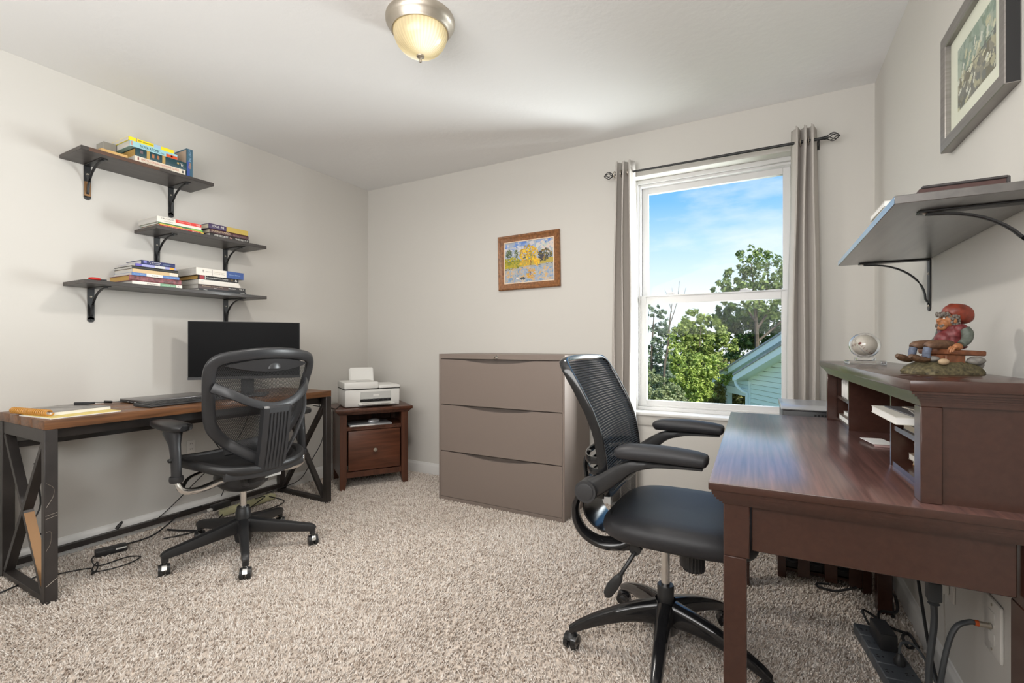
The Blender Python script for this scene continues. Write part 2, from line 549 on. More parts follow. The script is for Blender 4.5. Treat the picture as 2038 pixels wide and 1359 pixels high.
bx('pane', (SX0 + 0.035, FY0 + 0.074, 1.38), (SX1 - 0.035, FY0 + 0.080, WZ1 - 0.075), 'glass', up_s)
bx('pane', (SX0 + 0.035, FY0 + 0.038, WZ0 + 0.058), (SX1 - 0.045, FY0 + 0.044, 1.345), 'glass', lo_s)
for lx in (-0.545, -0.115):
    bm = new_bm()
    box(bm, (lx - 0.035, FY0 + 0.020, 1.392), (lx + 0.035, FY0 + 0.058, 1.398), 0.002)
    box(bm, (lx - 0.028, FY0 + 0.026, 1.398), (lx + 0.022, FY0 + 0.050, 1.406), 0.003)
    cyl(bm, (lx, FY0 + 0.04, 1.398), (lx, FY0 + 0.04, 1.412), 0.011, n=12)
    obj('sash_lock', bm, 'vinyl', lo_s)
for lx in (SX0 + 0.075, SX1 - 0.085):
    bx('tilt_latch', (lx - 0.03, FY0 + 0.026, 1.392), (lx + 0.03, FY0 + 0.054, 1.396), 'vinyl', lo_s, 0.001)
bm = new_bm()
box(bm, (WX0, YB - 0.0, WZ0 - 0.02), (WX1, FY0 + 0.02, WZ0), 0.002)
box(bm, (WX0 - 0.05, YB - 0.035, WZ0 - 0.02), (WX1 + 0.05, YB, WZ0), 0.006, 2)
obj('window_sill', bm, 'white', win)
bm = new_bm()
prism(bm, [(YB - 0.016, WZ0 - 0.02), (YB, WZ0 - 0.02), (YB, WZ0 - 0.085), (YB - 0.010, WZ0 - 0.085), (YB - 0.016, WZ0 - 0.075)], WX0 - 0.035, WX1 + 0.035, axis=0)
obj('window_apron', bm, 'wall', win)

# ================================================================== CURTAIN ROD + CURTAINS
RY, RZ = YB - 0.085, 2.166
rod = thing('curtain_rod', 'thin black curtain rod with open cage finials above the window', 'curtain rod', (0, 0, 0))
bm = new_bm()
cyl(bm, (-0.865, RY, RZ), (-0.28, RY, RZ), 0.0065, n=12)
cyl(bm, (-0.30, RY, RZ), (0.268, RY, RZ), 0.0080, n=12)
obj('rod', bm, 'blackmetal2', rod)
for sx, cx in ((-1, -0.867), (1, 0.270)):
    bm = new_bm()
    cyl(bm, (cx - 0.004, RY, RZ), (cx + sx * 0.012, RY, RZ), 0.010, n=12)
    L_ = 0.054
    for k in range(6):
        pts = []
        for i in range(9):
            t = i / 8
            a = 2 * PI * k / 6 + t * 1.6
            r = 0.021 * math.sin(PI * (0.06 + 0.90 * t)) ** 0.8
            pts.append((cx + sx * (0.010 + t * L_), RY + r * math.cos(a), RZ + r * math.sin(a)))
        tube(bm, pts, 0.0021, n=6, k=1)
    sphere(bm, (cx + sx * (0.010 + L_), RY, RZ), 0.005, 8, 6)
    obj('finial', bm, 'blackmetal2', rod)
for bxp in (-0.845, 0.245):
    bm = new_bm()
    box(bm, (bxp - 0.010, YB - 0.004, RZ - 0.03), (bxp + 0.010, YB - 0.0005, RZ + 0.02), 0.002)
    tube(bm, [(bxp, YB - 0.003, RZ - 0.012), (bxp, RY + 0.02, RZ - 0.013), (bxp, RY, RZ - 0.010)], 0.004, n=6, k=3)
    obj('rod_bracket', bm, 'blackmetal2', rod)

def curtain(name, label, x0t, x1t, x0b, x1b, ztop, zbot, nf, ph, xin):
    """deep grommet pleats squeezed together; widths at top and bottom differ"""
    t = thing(name, label, 'curtain', ((x0t + x1t) / 2, RY, zbot), 0, 'grey curtains at the window')
    ox, oy, oz = (x0t + x1t) / 2, RY, zbot
    bm = new_bm()
    nu, nv = nf * 14, 26
    g = []
    for j in range(nv + 1):
        v = j / nv
        row = []
        for i in range(nu + 1):
            u = i / nu
            a = x0t + (x1t - x0t) * u; b = x0b + (x1b - x0b) * u
            w = v ** 0.8
            x = a * (1 - w) + b * w
            amp = 0.052 - 0.008 * v
            s = math.sin(2 * PI * nf * u + ph)
            yy = RY + amp * math.copysign(abs(s) ** 0.75, s) * (0.92 + 0.08 * math.sin(7 * u + 3 * v))
            x += 0.010 * math.sin(4 * PI * nf * u + 2 * ph) + 0.004 * math.sin(9 * v + 5 * u)
            zz = ztop - (ztop - zbot) * v
            if v == 0: zz += 0.006 * math.cos(2 * PI * nf * u * 2)
            row.append(bm.verts.new((x - ox, min(yy, YB - 0.045) - oy, zz - oz)))
        g.append(row)
    for j in range(nv):
        for i in range(nu):
            bm.faces.new([g[j][i], g[j][i + 1], g[j + 1][i + 1], g[j + 1][i]])
    o = obj('curtain_panel', bm, 'curtain', t, smooth=60, recalc=False)
    md = o.modifiers.new('thick', 'SOLIDIFY'); md.thickness = 0.0022; md.offset = 0
    for k in range(nf * 2):
        u = (k + 0.5 - ph / PI) / (nf * 2)
        if not 0 < u < 1: continue
        x = x0t + (x1t - x0t) * u
        bmg = new_bm()
        pts = [(x - ox + 0.002 * math.cos(a), 0.0 + 0.020 * math.cos(a), RZ - oz + 0.020 * math.sin(a)) for a in [2 * PI * q / 14 for q in range(14)]]
        tube(bmg, pts, 0.0032, n=6, k=1, closed=True)
        obj('grommet', bmg, 'nickel', t)
    return t
curtain('curtain', 'grey grommet curtain bunched beside the filing cabinet, reaching the floor', -0.872, -0.742, -0.905, -0.735, 2.232, 0.055, 3, 0.4, 1)
curtain('curtain', 'grey grommet curtain bunched between window and room corner, behind the brown desk', 0.128, 0.242, 0.098, 0.262, 2.238, 0.055, 3, 2.6, -1)

# ================================================================== CEILING LAMP
LX, LY = -1.285, 1.553
cl = thing('ceiling_lamp', 'round flush ceiling lamp with ribbed glass bowl and nickel rim', 'ceiling lamp', (LX, LY, ZC))
bm = new_bm()
lathe(bm, [(0.0, 0.0), (0.143, 0.0), (0.1445, -0.006), (0.143, -0.018), (0.136, -0.030), (0.128, -0.037), (0.126, -0.046), (0.121, -0.050), (0.119, -0.057), (0.114, -0.057), (0.110, -0.046), (0.0, -0.046)][::-1], 48)
obj('lamp_rim', bm, 'nickel', cl)
bm = new_bm()
nr = 120
pr = [(0.1115, -0.052), (0.111, -0.064), (0.106, -0.083), (0.096, -0.104), (0.080, -0.123), (0.060, -0.138), (0.038, -0.148), (0.016, -0.152)]
rr = []
for r, z in pr:
    rr.append([Vector(((r + (0.0018 if j % 2 else 0) * min(1, r / 0.06)) * math.cos(2 * PI * j / nr), (r + (0.0018 if j % 2 else 0) * min(1, r / 0.06)) * math.sin(2 * PI * j / nr), z)) for j in range(nr)])
rings(bm, rr, caps=True)
lg = bpy.data.materials.new('lit_ribbed_glass'); lg.use_nodes = True
n_, l_ = lg.node_tree.nodes, lg.node_tree.links
b = n_['Principled BSDF']; b.inputs['Roughness'].default_value = 0.25; b.inputs['Base Color'].default_value = (0.75, 0.68, 0.50, 1)
tc = n_.new('ShaderNodeTexCoord')
# two bulbs glow through the glass
glow = None
for c in ((0.050, -0.028, -0.105), (-0.050, 0.028, -0.105)):
    d = n_.new('ShaderNodeVectorMath'); d.operation = 'DISTANCE'; d.inputs[1].default_value = c
    l_.new(tc.outputs['Object'], d.inputs[0])
    mr = n_.new('ShaderNodeMapRange'); mr.inputs[1].default_value = 0.035; mr.inputs[2].default_value = 0.095; mr.inputs[3].default_value = 1.0; mr.inputs[4].default_value = 0.0
    l_.new(d.outputs['Value'], mr.inputs[0])
    if glow is None: glow = mr
    else:
        ad = n_.new('ShaderNodeMath'); ad.operation = 'MAXIMUM'; l_.new(glow.outputs[0], ad.inputs[0]); l_.new(mr.outputs[0], ad.inputs[1]); glow = ad
sp3 = n_.new('ShaderNodeSeparateXYZ'); l_.new(tc.outputs['Object'], sp3.inputs[0])
at = n_.new('ShaderNodeMath'); at.operation = 'ARCTAN2'; l_.new(sp3.outputs['Y'], at.inputs[0]); l_.new(sp3.outputs['X'], at.inputs[1])
mu = n_.new('ShaderNodeMath'); mu.operation = 'MULTIPLY'; mu.inputs[1].default_value = 44.0; l_.new(at.outputs[0], mu.inputs[0])
sn_ = n_.new('ShaderNodeMath'); sn_.operation = 'SINE'; l_.new(mu.outputs[0], sn_.inputs[0])
rb = n_.new('ShaderNodeMath'); rb.operation = 'MULTIPLY_ADD'; rb.inputs[1].default_value = 0.11; l_.new(sn_.outputs[0], rb.inputs[0]); l_.new(glow.outputs[0], rb.inputs[2])
er = n_.new('ShaderNodeValToRGB'); l_.new(rb.outputs[0], er.inputs[0])
er.color_ramp.elements[0].color = (0.30, 0.21, 0.075, 1); er.color_ramp.elements[1].color = (1.0, 0.95, 0.78, 1)
q = er.color_ramp.elements.new(0.45); q.color = (0.62, 0.50, 0.24, 1)
l_.new(er.outputs[0], b.inputs['Emission Color']); b.inputs['Emission Strength'].default_value = 0.85
b.inputs['Base Color'].default_value = (0.42, 0.36, 0.24, 1)
obj('glass_bowl', bm, lg, cl)
bm = new_bm()
lathe(bm, [(0.0, -0.180), (0.005, -0.179), (0.0065, -0.174), (0.005, -0.169), (0.004, -0.164), (0.007, -0.161), (0.016, -0.157), (0.017, -0.152), (0.0, -0.150)], 20)
obj('finial', bm, 'nickel', cl)
ld = bpy.data.lights.new('ceiling_lamp_light', 'AREA'); ld.shape = 'DISK'; ld.size = 0.2; ld.energy = 18.0; ld.color = (1.0, 0.955, 0.89)
lo = bpy.data.objects.new('ceiling_lamp_light', ld); lo.location = (0, 0, -0.19); COL.objects.link(lo); lo.parent = cl
# ================================================================== WALL SHELVES (left wall)
SHX = -2.88   # front edge of the left-wall shelves
def bracket_bm(Lh, Lv, w=0.030, t=0.004):
    """shelf bracket in local coords: wall at x=0, arm runs +x under the board at z=0, plate hangs down"""
    bm = new_bm()
    box(bm, (0.0, -w / 2, -t), (Lh, w / 2, 0.0), 0.001)
    box(bm, (0.0, -w / 2, -Lv), (t, w / 2, -t), 0.001)
    cyl(bm, (0, 0, -Lv), (t, 0, -Lv), w / 2, n=16)
    pts = []
    for i in range(13):
        a = PI / 2 * i / 12
        pts.append((0.012 + (Lh * 0.86 - 0.012) * (1 - math.cos(a)) , 0, -t - 0.004 - (Lv - 0.035) * (1 - math.sin(a))))
    sweep(bm, [(0.006, 0, -Lv + 0.016)] + pts + [(Lh * 0.93, 0, -t - 0.003)], [0.0115], [0.0055], up=(0.4, 0, 0.6), n=8, power=5)
    return bm
def wall_shelf(label, y0, y1, zb, brs, Lv=0.165, worn=False, x_front=SHX, Lh=0.195):
    t = thing('wall_shelf', label, 'shelf', (XL, (y0 + y1) / 2, zb), 0, 'dark shelves on the wall above the long desk')
    ym = (y0 + y1) / 2
    bm = new_bm()
    box(bm, (0.0008, y0 - ym, 0), (x_front - XL, y1 - ym, 0.019), 0.0012)
    obj('shelf_board', bm, 'shelfwood', t)
    if worn:
        bx('edge_band', (x_front - XL - 0.0002, y0 - ym + 0.03, 0.0005), (x_front - XL + 0.0006, y0 - ym + 0.33, 0.0185), 'shelfedge', t)
    for k, yb in enumerate(brs):
        br = obj('shelf_bracket', bracket_bm(Lh, Lv), 'blackmetal2', t, loc=(0.0008, yb - ym, -0.0002))
        for zz in (-0.045, -Lv):
            bms = new_bm()
            cyl(bms, (0.004, 0, zz), (0.0068, 0, zz), 0.0055, 0.003, n=10)
            obj('screw', bms, 'nickel' if zz > -0.1 else 'blackmetal2', br)
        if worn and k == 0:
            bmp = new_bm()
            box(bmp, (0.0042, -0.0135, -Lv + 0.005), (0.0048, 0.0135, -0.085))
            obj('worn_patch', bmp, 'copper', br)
    return t
wall_shelf('topmost dark wall shelf with worn brown front edge over the long desk', 0.982, 1.595, 2.006, (1.092, 1.484), worn=True)
wall_shelf('middle dark wall shelf, the shortest over the monitor', 1.300, 1.928, 1.694, (1.411, 1.804))
wall_shelf('lowest and longest dark wall shelf directly above the monitor', 0.995, 1.930, 1.365, (1.107, 1.807))

# ---- books: spine faces local +X, spine runs along local +Y, pages toward -X
def book(label, y0, y1, xs, zb, T_, depth, cov, pages='pagegrey', hard=False, bands=(), prints=(), group=None, rot=0.0, name='book', cat='book', parent_xy=None, zrot=None):
    L_ = y1 - y0
    t = thing(name, label, cat, (xs, (y0 + y1) / 2, zb), rot, group)
    h = L_ / 2
    ct = 0.0025 if hard else 0.0009
    ov = 0.003 if hard else 0.0
    bm = new_bm()
    box(bm, (-depth, -h, 0), (-0.002, h, ct)); box(bm, (-depth, -h, T_ - ct), (-0.002, h, T_))
    rr = []
    for i in range(7):
        a = -PI / 2 + PI * i / 6
        bulge = 0.0035 if hard else 0.0006
        rr.append((-0.002 + (bulge * math.cos(a) if 0 < i < 6 else 0), T_ / 2 + T_ / 2 * math.sin(a) if hard else T_ * i / 6))
    prism(bm, rr + [(-0.006, T_), (-0.006, 0)], -h, h, axis=1)
    obj('cover', bm, cov, t, smooth=30)
    bx('pages', (-depth + ov + 0.001, -h + ov + 0.0006, ct), (-0.006, h - ov - 0.0006, T_ - ct), pages, t)
    xo = 0.0018 if hard else -0.0012
    for (f0, f1, v0, v1, c) in bands:
        bx('spine_band', (-0.004, -h + f0 * L_, T_ * v0), (xo + 0.0004, -h + f1 * L_, T_ * v1), c, t)
    for (s, f0, f1, v0, v1, c) in prints:
        text('spine_title', s, t, (xo + 0.0006, -h + f0 * L_, T_ * v0), (0, 1, 0), (0, 0, 1), (f1 - f0) * L_, (v1 - v0) * T_, c, 0.0004)
    return t
G1, G2, G3 = 'books on the top shelf', 'books on the middle shelf', 'books on the lowest shelf'
c_ = colmat
white, black = c_('print_white', (235, 232, 225)), c_('print_black', (25, 24, 24))
z1 = 2.0255
book('cream paperback at the bottom of the pile on the top shelf', 1.205, 1.447, -2.892, z1, 0.030, 0.185, c_('cream_cover', (222, 212, 195)), prints=[('ENCYCLOPEDIA MEDICINE GUIDE', 0.12, 0.86, 0.42, 0.8, c_('print_red', (196, 120, 96))), ('COMPLETE HOME REFERENCE', 0.14, 0.7, 0.12, 0.3, c_('print_tan', (170, 150, 120)))], bands=[(0.05, 0.075, 0.35, 0.8, c_('dark_red', (120, 40, 36))), (0.93, 0.955, 0.3, 0.75, black)], group=G1)
z2 = z1 + 0.030
book('thick teal hardback with gold bands on its spine', 1.209, 1.452, -2.894, z2, 0.044, 0.20, c_('teal_cloth', (22, 62, 70)), 'pagegold', True, bands=[(0.20, 0.26, 0.02, 0.98, c_('gold_leaf', (178, 148, 84))), (0.50, 0.56, 0.02, 0.98, c_('gold_leaf', (178, 148, 84))), (0.30, 0.345, 0.3, 0.75, c_('bronze_print', (170, 110, 70))), (0.40, 0.44, 0.3, 0.75, c_('bronze_print', (170, 110, 70))), (0.08, 0.13, 0.4, 0.75, c_('dull_rose', (110, 92, 98))), (0.80, 0.84, 0.5, 0.7, c_('gold_leaf', (178, 148, 84)))], prints=[('Vc', 0.87, 0.93, 0.3, 0.75, white)], group=G1)
z3 = z2 + 0.044
book('pale blue paperback with an orange spine end', 1.186, 1.408, -2.897, z3, 0.030, 0.19, c_('pale_aqua', (158, 205, 212)), bands=[(0.75, 0.995, 0.05, 0.6, c_('orange_red', (212, 78, 24))), (0.85, 0.89, 0.2, 0.5, white), (0.02, 0.05, 0.2, 0.9, c_('salmon', (205, 150, 130)))], prints=[('NOVA ATOMIC', 0.20, 0.62, 0.22, 0.72, c_('navy_print', (36, 60, 82))), ('No.', 0.64, 0.71, 0.22, 0.5, c_('navy_print', (36, 60, 82)))], group=G1)
z4 = z3 + 0.030
book('bright yellow paperback on top of the pile on the top shelf', 1.181, 1.391, -2.899, z4, 0.019, 0.19, c_('bright_yellow', (250, 224, 24)), bands=[(0.155, 0.175, 0.0, 1.0, c_('print_tan', (170, 150, 120))), (0.535, 0.70, 0.0, 1.0, c_('pale_sky', (162, 190, 216)))], prints=[('William Bennett Morrison', 0.20, 0.52, 0.3, 0.72, black)], group=G1)
# upright blue book at the right of the pile: spine towards the room
t = thing('book', 'upright blue-green book closing off the pile on the top shelf', 'book', (-2.895, 1.470, z1), 0, G1)
bm = new_bm(); box(bm, (-0.13, -0.016, 0), (0, -0.0145, 0.158)); box(bm, (-0.13, 0.0145, 0), (0, 0.016, 0.158)); box(bm, (-0.003, -0.016, 0), (0, 0.016, 0.158), 0.001)
obj('cover', bm, c_('slate_blue', (52, 92, 112)), t)
bx('pages', (-0.128, -0.0145, 0.002), (-0.004, 0.0145, 0.155), 'pagegrey', t)
bx('cover_panel', (-0.120, -0.0164, 0.03), (-0.006, -0.0158, 0.15), c_('dusty_rose_print', (176, 152, 132)), t)
text('spine_title', 'LOST THE', t, (0.0004, -0.006, 0.150), (0, 0, -1), (0, 1, 0), 0.066, 0.013, c_('pale_sky', (162, 190, 216)))
text('spine_title', 'WILD', t, (0.0004, -0.006, 0.080), (0, 0, -1), (0, 1, 0), 0.034, 0.013, c_('orange_tan', (224, 160, 90)))
bx('spine_band', (-0.001, -0.0155, 0.004), (0.0004, 0.0, 0.085), c_('royal_blue', (52, 76, 150)), t)
# small tan wooden box and grey box behind
bm = new_bm(); box(bm, (-0.14, -0.056, 0), (0, 0.056, 0.017), 0.0015)
tag(obj('wooden_plaque', bm, 'tan', None, loc=(-2.893, 1.118, z1)), 'thin tan wooden plaque lying beside the books on the top shelf', 'plaque')
bm = new_bm(); box(bm, (-0.06, -0.028, 0), (0.02, 0.028, 0.105), 0.002)
tag(obj('grey_box', bm, c_('dull_grey_card', (150, 147, 138)), None, loc=(-3.06, 1.155, z1)), 'small grey box at the wall behind the tan plaque', 'box')

# middle shelf
m1 = 1.7135
book('thin red and yellow paperback at the bottom of the white-topped pile', 1.322, 1.549, -2.900, m1, 0.013, 0.20, c_('crimson', (190, 40, 36)), bands=[(0.0, 1.0, 0.8, 1.0, c_('lemon', (220, 190, 80))), (0.93, 1.0, 0.0, 1.0, c_('lemon', (220, 190, 80)))], prints=[('Teach to Learn Basics of Money', 0.06, 0.62, 0.2, 0.7, c_('pink_print', (250, 190, 180))), ('Wilson', 0.72, 0.88, 0.2, 0.65, white)], group=G2)
book('thin green paperback between red and white books on the middle shelf', 1.318, 1.547, -2.902, m1 + 0.013, 0.010, 0.20, c_('leaf_green', (50, 110, 58)), bands=[(0.72, 0.98, 0.1, 0.8, c_('spring_green', (130, 190, 80))), (0.0, 0.5, 0.0, 0.3, c_('lemon', (220, 190, 80)))], group=G2)
book('white paperback with a red spine half on top of the left pile', 1.311, 1.537, -2.902, m1 + 0.023, 0.031, 0.205, c_('off_white_cover', (228, 222, 212)), bands=[(0.40, 1.0, 0.45, 1.0, c_('signal_red', (214, 52, 44)))], prints=[('CALCULUS', 0.08, 0.36, 0.62, 0.85, black), ('EARLY STAGE', 0.14, 0.34, 0.2, 0.36, c_('print_grey', (120, 116, 112))), ('Thomas & Finney', 0.45, 0.75, 0.62, 0.85, c_('pink_print', (250, 190, 180))), ('Ed 4', 0.88, 0.96, 0.6, 0.85, white)], group=G2)
book('black paperback with bold white spine letters on the middle shelf', 1.586, 1.824, -2.900, m1, 0.020, 0.19, c_('soft_black', (34, 29, 28)), prints=[('WEB SECURITY', 0.09, 0.44, 0.25, 0.8, white), ('for', 0.48, 0.55, 0.3, 0.75, c_('pink_print', (250, 190, 180))), ('THE REST', 0.62, 0.9, 0.25, 0.75, white), ('ET', 0.93, 0.97, 0.25, 0.75, white)], group=G2)
book('brown hardback under the purple and gold one on the middle shelf', 1.583, 1.817, -2.898, m1 + 0.020, 0.024, 0.19, c_('plum_brown', (74, 42, 44)), 'cream', True, prints=[('DORMANT MINDS', 0.03, 0.50, 0.3, 0.75, c_('tan_print', (214, 190, 160))), ('Arthur Preston', 0.58, 0.93, 0.3, 0.7, c_('rose_print', (150, 110, 116)))], group=G2)
book('purple and gold hardback on top of the right pile, middle shelf', 1.575, 1.812, -2.896, m1 + 0.044, 0.030, 0.19, c_('deep_purple', (62, 46, 84)), 'cream', True, bands=[(0.43, 1.0, 0.0, 1.0, c_('old_gold', (186, 160, 76)))], prints=[('TEXAS', 0.06, 0.24, 0.35, 0.75, white), ('N', 0.29, 0.36, 0.3, 0.8, white)], group=G2)

# lowest shelf, left pile
l0 = 1.3845
zz = l0
lowest = [
 ('white and green paperback at the bottom of the seven-book pile', 1.197, 1.433, 0.017, 0.22, ('off_white_cover', (228, 222, 212)), 'pagegrey', False,
  [(0.54, 0.87, 0.0, 1.0, c_('sage_green', (118, 158, 128)))], [('BY NONNA', 0.28, 0.49, 0.3, 0.62, black), ('Susanna M. Wells', 0.57, 0.85, 0.3, 0.62, c_('mint_print', (190, 225, 195))), ('k', 0.92, 0.95, 0.3, 0.7, black)]),
 ('thick marbled maroon hardback in the seven-book pile', 1.186, 1.431, 0.030, 0.235, ('maroon_marble', (112, 62, 66)), 'pagegold', True, [], []),
 ('blue paperback with a white title block in the seven-book pile', 1.196, 1.420, 0.015, 0.20, ('cornflower', (92, 128, 186)), 'pagegrey', False,
  [(0.29, 0.63, 0.0, 1.0, white)], [('IDEAS', 0.40, 0.53, 0.25, 0.7, black), ('Seven Sisters', 0.04, 0.26, 0.3, 0.7, c_('pale_sky', (162, 190, 216))), ('Old World', 0.70, 0.9, 0.3, 0.7, c_('pale_sky', (162, 190, 216)))]),
 ('tan paperback with speckled spine in the seven-book pile', 1.199, 1.412, 0.019, 0.20, ('sand_cover', (206, 178, 134)), 'pagegrey', False, [(0.8, 1.0, 0.1, 0.95, c_('cream_cover', (222, 212, 195)))], []),
 ('plain black book third from the top of the seven-book pile', 1.198, 1.415, 0.016, 0.20, ('soft_black2', (32, 33, 30)), 'pagegrey', True, [], []),
 ('lilac and pale blue paperback second from the top of its pile', 1.211, 1.401, 0.013, 0.20, ('lilac', (156, 158, 206)), 'pagegrey', False,
  [(0.0, 0.14, 0.0, 1.0, c_('violet', (96, 84, 176))), (0.46, 0.72, 0.0, 1.0, c_('pale_grey', (205, 205, 205))), (0.84, 0.96, 0.05, 0.95, c_('amber', (230, 164, 60)))], []),
 ('navy blue hardback on top of the seven-book pile', 1.238, 1.397, 0.022, 0.17, ('navy', (28, 38, 92)), 'pagegrey', True,
  [(0.05, 0.14, 0.3, 0.85, c_('lilac_print', (120, 120, 190)))], [('Programming', 0.2, 0.55, 0.55, 0.85, white), ('Learning', 0.24, 0.52, 0.15, 0.45, white), ('Library', 0.62, 0.85, 0.3, 0.6, c_('pale_sky', (162, 190, 216)))]),
]
for lb, a, b, T_, dp, (cn, cc), pg, hd, bands, prints in lowest:
    cm = c_(cn, cc) if cn != 'maroon_marble' else M.setdefault('maroon_marble', mat('maroon_marble', srgb(118, 66, 70), 0.4, var=(55, 0.75)))
    book(lb, a, b, -2.902 + 0.003 * math.sin(zz * 900), zz, T_, dp, cm, pg, hd, bands, prints, G3)
    zz += T_
# lowest shelf, right pile
zz = l0
right = [
 ('black spiral-edged paperback at the bottom of the six-book pile', 1.525, 1.803, 0.013, 0.22, ('ink_black', (26, 27, 32)), [], [('Intro', 0.08, 0.15, 0.3, 0.7, white), ('Numeric', 0.86, 0.96, 0.3, 0.7, white)]),
 ('dark brown and black textbook second from the bottom, six-book pile', 1.522, 1.800, 0.024, 0.225, ('dark_umber', (70, 52, 48)), [(0.62, 1.0, 0.0, 1.0, c_('soft_black', (34, 29, 28)))], [('Economics of Trade Policy', 0.08, 0.5, 0.5, 0.75, c_('tan_print', (214, 190, 160))), ('Theory', 0.3, 0.38, 0.15, 0.4, white), ('Modern', 0.62, 0.78, 0.45, 0.75, white), ('VOL 3', 0.86, 0.96, 0.45, 0.78, white)]),
 ('lower plain white binder in the six-book pile', 1.520, 1.766, 0.015, 0.22, ('ivory_cover', (222, 216, 206)), [], [('report', 0.06, 0.12, 0.35, 0.6, c_('print_grey', (120, 116, 112)))]),
 ('upper plain white binder in the six-book pile', 1.522, 1.757, 0.013, 0.22, ('ivory_cover2', (226, 222, 214)), [], [('index', 0.06, 0.12, 0.35, 0.6, c_('teal_print', (110, 160, 160)))]),
 ('black hardback with a red emblem block second from the top', 1.518, 1.753, 0.025, 0.23, ('jet', (28, 27, 27)), [(0.03, 0.14, 0.05, 0.95, c_('emblem_red', (150, 26, 40))), (0.155, 0.165, 0.05, 0.95, white)], [('Country Resource Analysis', 0.19, 0.72, 0.35, 0.72, white), ('11', 0.80, 0.84, 0.3, 0.75, c_('gold_leaf', (178, 148, 84))), ('&', 0.90, 0.96, 0.3, 0.8, white)]),
 ('thick white and blue textbook on top of the six-book pile', 1.507, 1.785, 0.042, 0.24, ('off_white_cover', (228, 222, 212)), [(0.62, 1.0, 0.0, 1.0, c_('cobalt', (44, 76, 140))), (0.315, 0.32, 0.1, 0.9, black)], [('t', 0.12, 0.15, 0.4, 0.78, black), ('INTERNATIONAL', 0.18, 0.30, 0.52, 0.62, c_('print_grey', (120, 116, 112))), ('Managerial Finance', 0.35, 0.58, 0.55, 0.68, c_('print_tan', (170, 150, 120))), ('Marketing Theory', 0.35, 0.58, 0.32, 0.45, c_('print_grey', (120, 116, 112))), ('Second Edition', 0.68, 0.92, 0.45, 0.62, c_('pale_sky', (162, 190, 216)))]),
]
for lb, a, b, T_, dp, (cn, cc), bands, prints in right:
    hd = 'hardback' in lb
    book(lb, a, b, -2.900 + 0.003 * math.sin(zz * 700), zz, T_, dp - 0.005, c_(cn, cc), 'pagegold' if hd else 'pagegrey', hd, bands, prints, G3)
    zz += T_
# red pocket tool on the lowest shelf
t = thing('pocket_knife', 'small red and black folding tool lying on the lowest shelf', 'tool', (-2.905, 1.055, l0), 0.1)
bm = new_bm(); sphere(bm, (0, -0.012, 0.0075), (0.012, 0.028, 0.0075), 14, 8); obj('handle', bm, c_('tool_red', (190, 36, 30)), t)
bm = new_bm(); box(bm, (-0.007, 0.010, 0.002), (0.007, 0.036, 0.009), 0.002); obj('clip', bm, 'black', t)

# ================================================================== LONG DESK (left wall)
DX0, DX1, DY0, DY1, DZ = -3.112, -2.592, 0.768, 2.203, 0.757
dk = thing('writing_desk', 'long walnut-topped desk with dark metal X-shaped ends along the wall', 'desk', (-2.85, 1.485, 0))
ox, oy = -2.85, 1.485
def D(lo, hi): return (lo[0] - ox, lo[1] - oy, lo[2]), (hi[0] - ox, hi[1] - oy, hi[2])
npl = 4
for k in range(npl):
    a = DX0 + (DX1 - DX0) * k / npl; b = DX0 + (DX1 - DX0) * (k + 1) / npl
    lo, hi = D((a + 0.0003, DY0, DZ - 0.039), (b - 0.0003, DY1, DZ - (0.0004 if k % 2 else 0)))
    bx('tabletop_plank', lo, hi, 'deskwood', dk, 0.0018, 2)
lo, hi = D((DX0 + 0.02, DY0 + 0.045, DZ - 0.085), (DX1 - 0.06, DY1 - 0.045, DZ - 0.0395))
bx('apron', lo, hi, 'blackmetal', dk, 0.002)
LW = 0.042
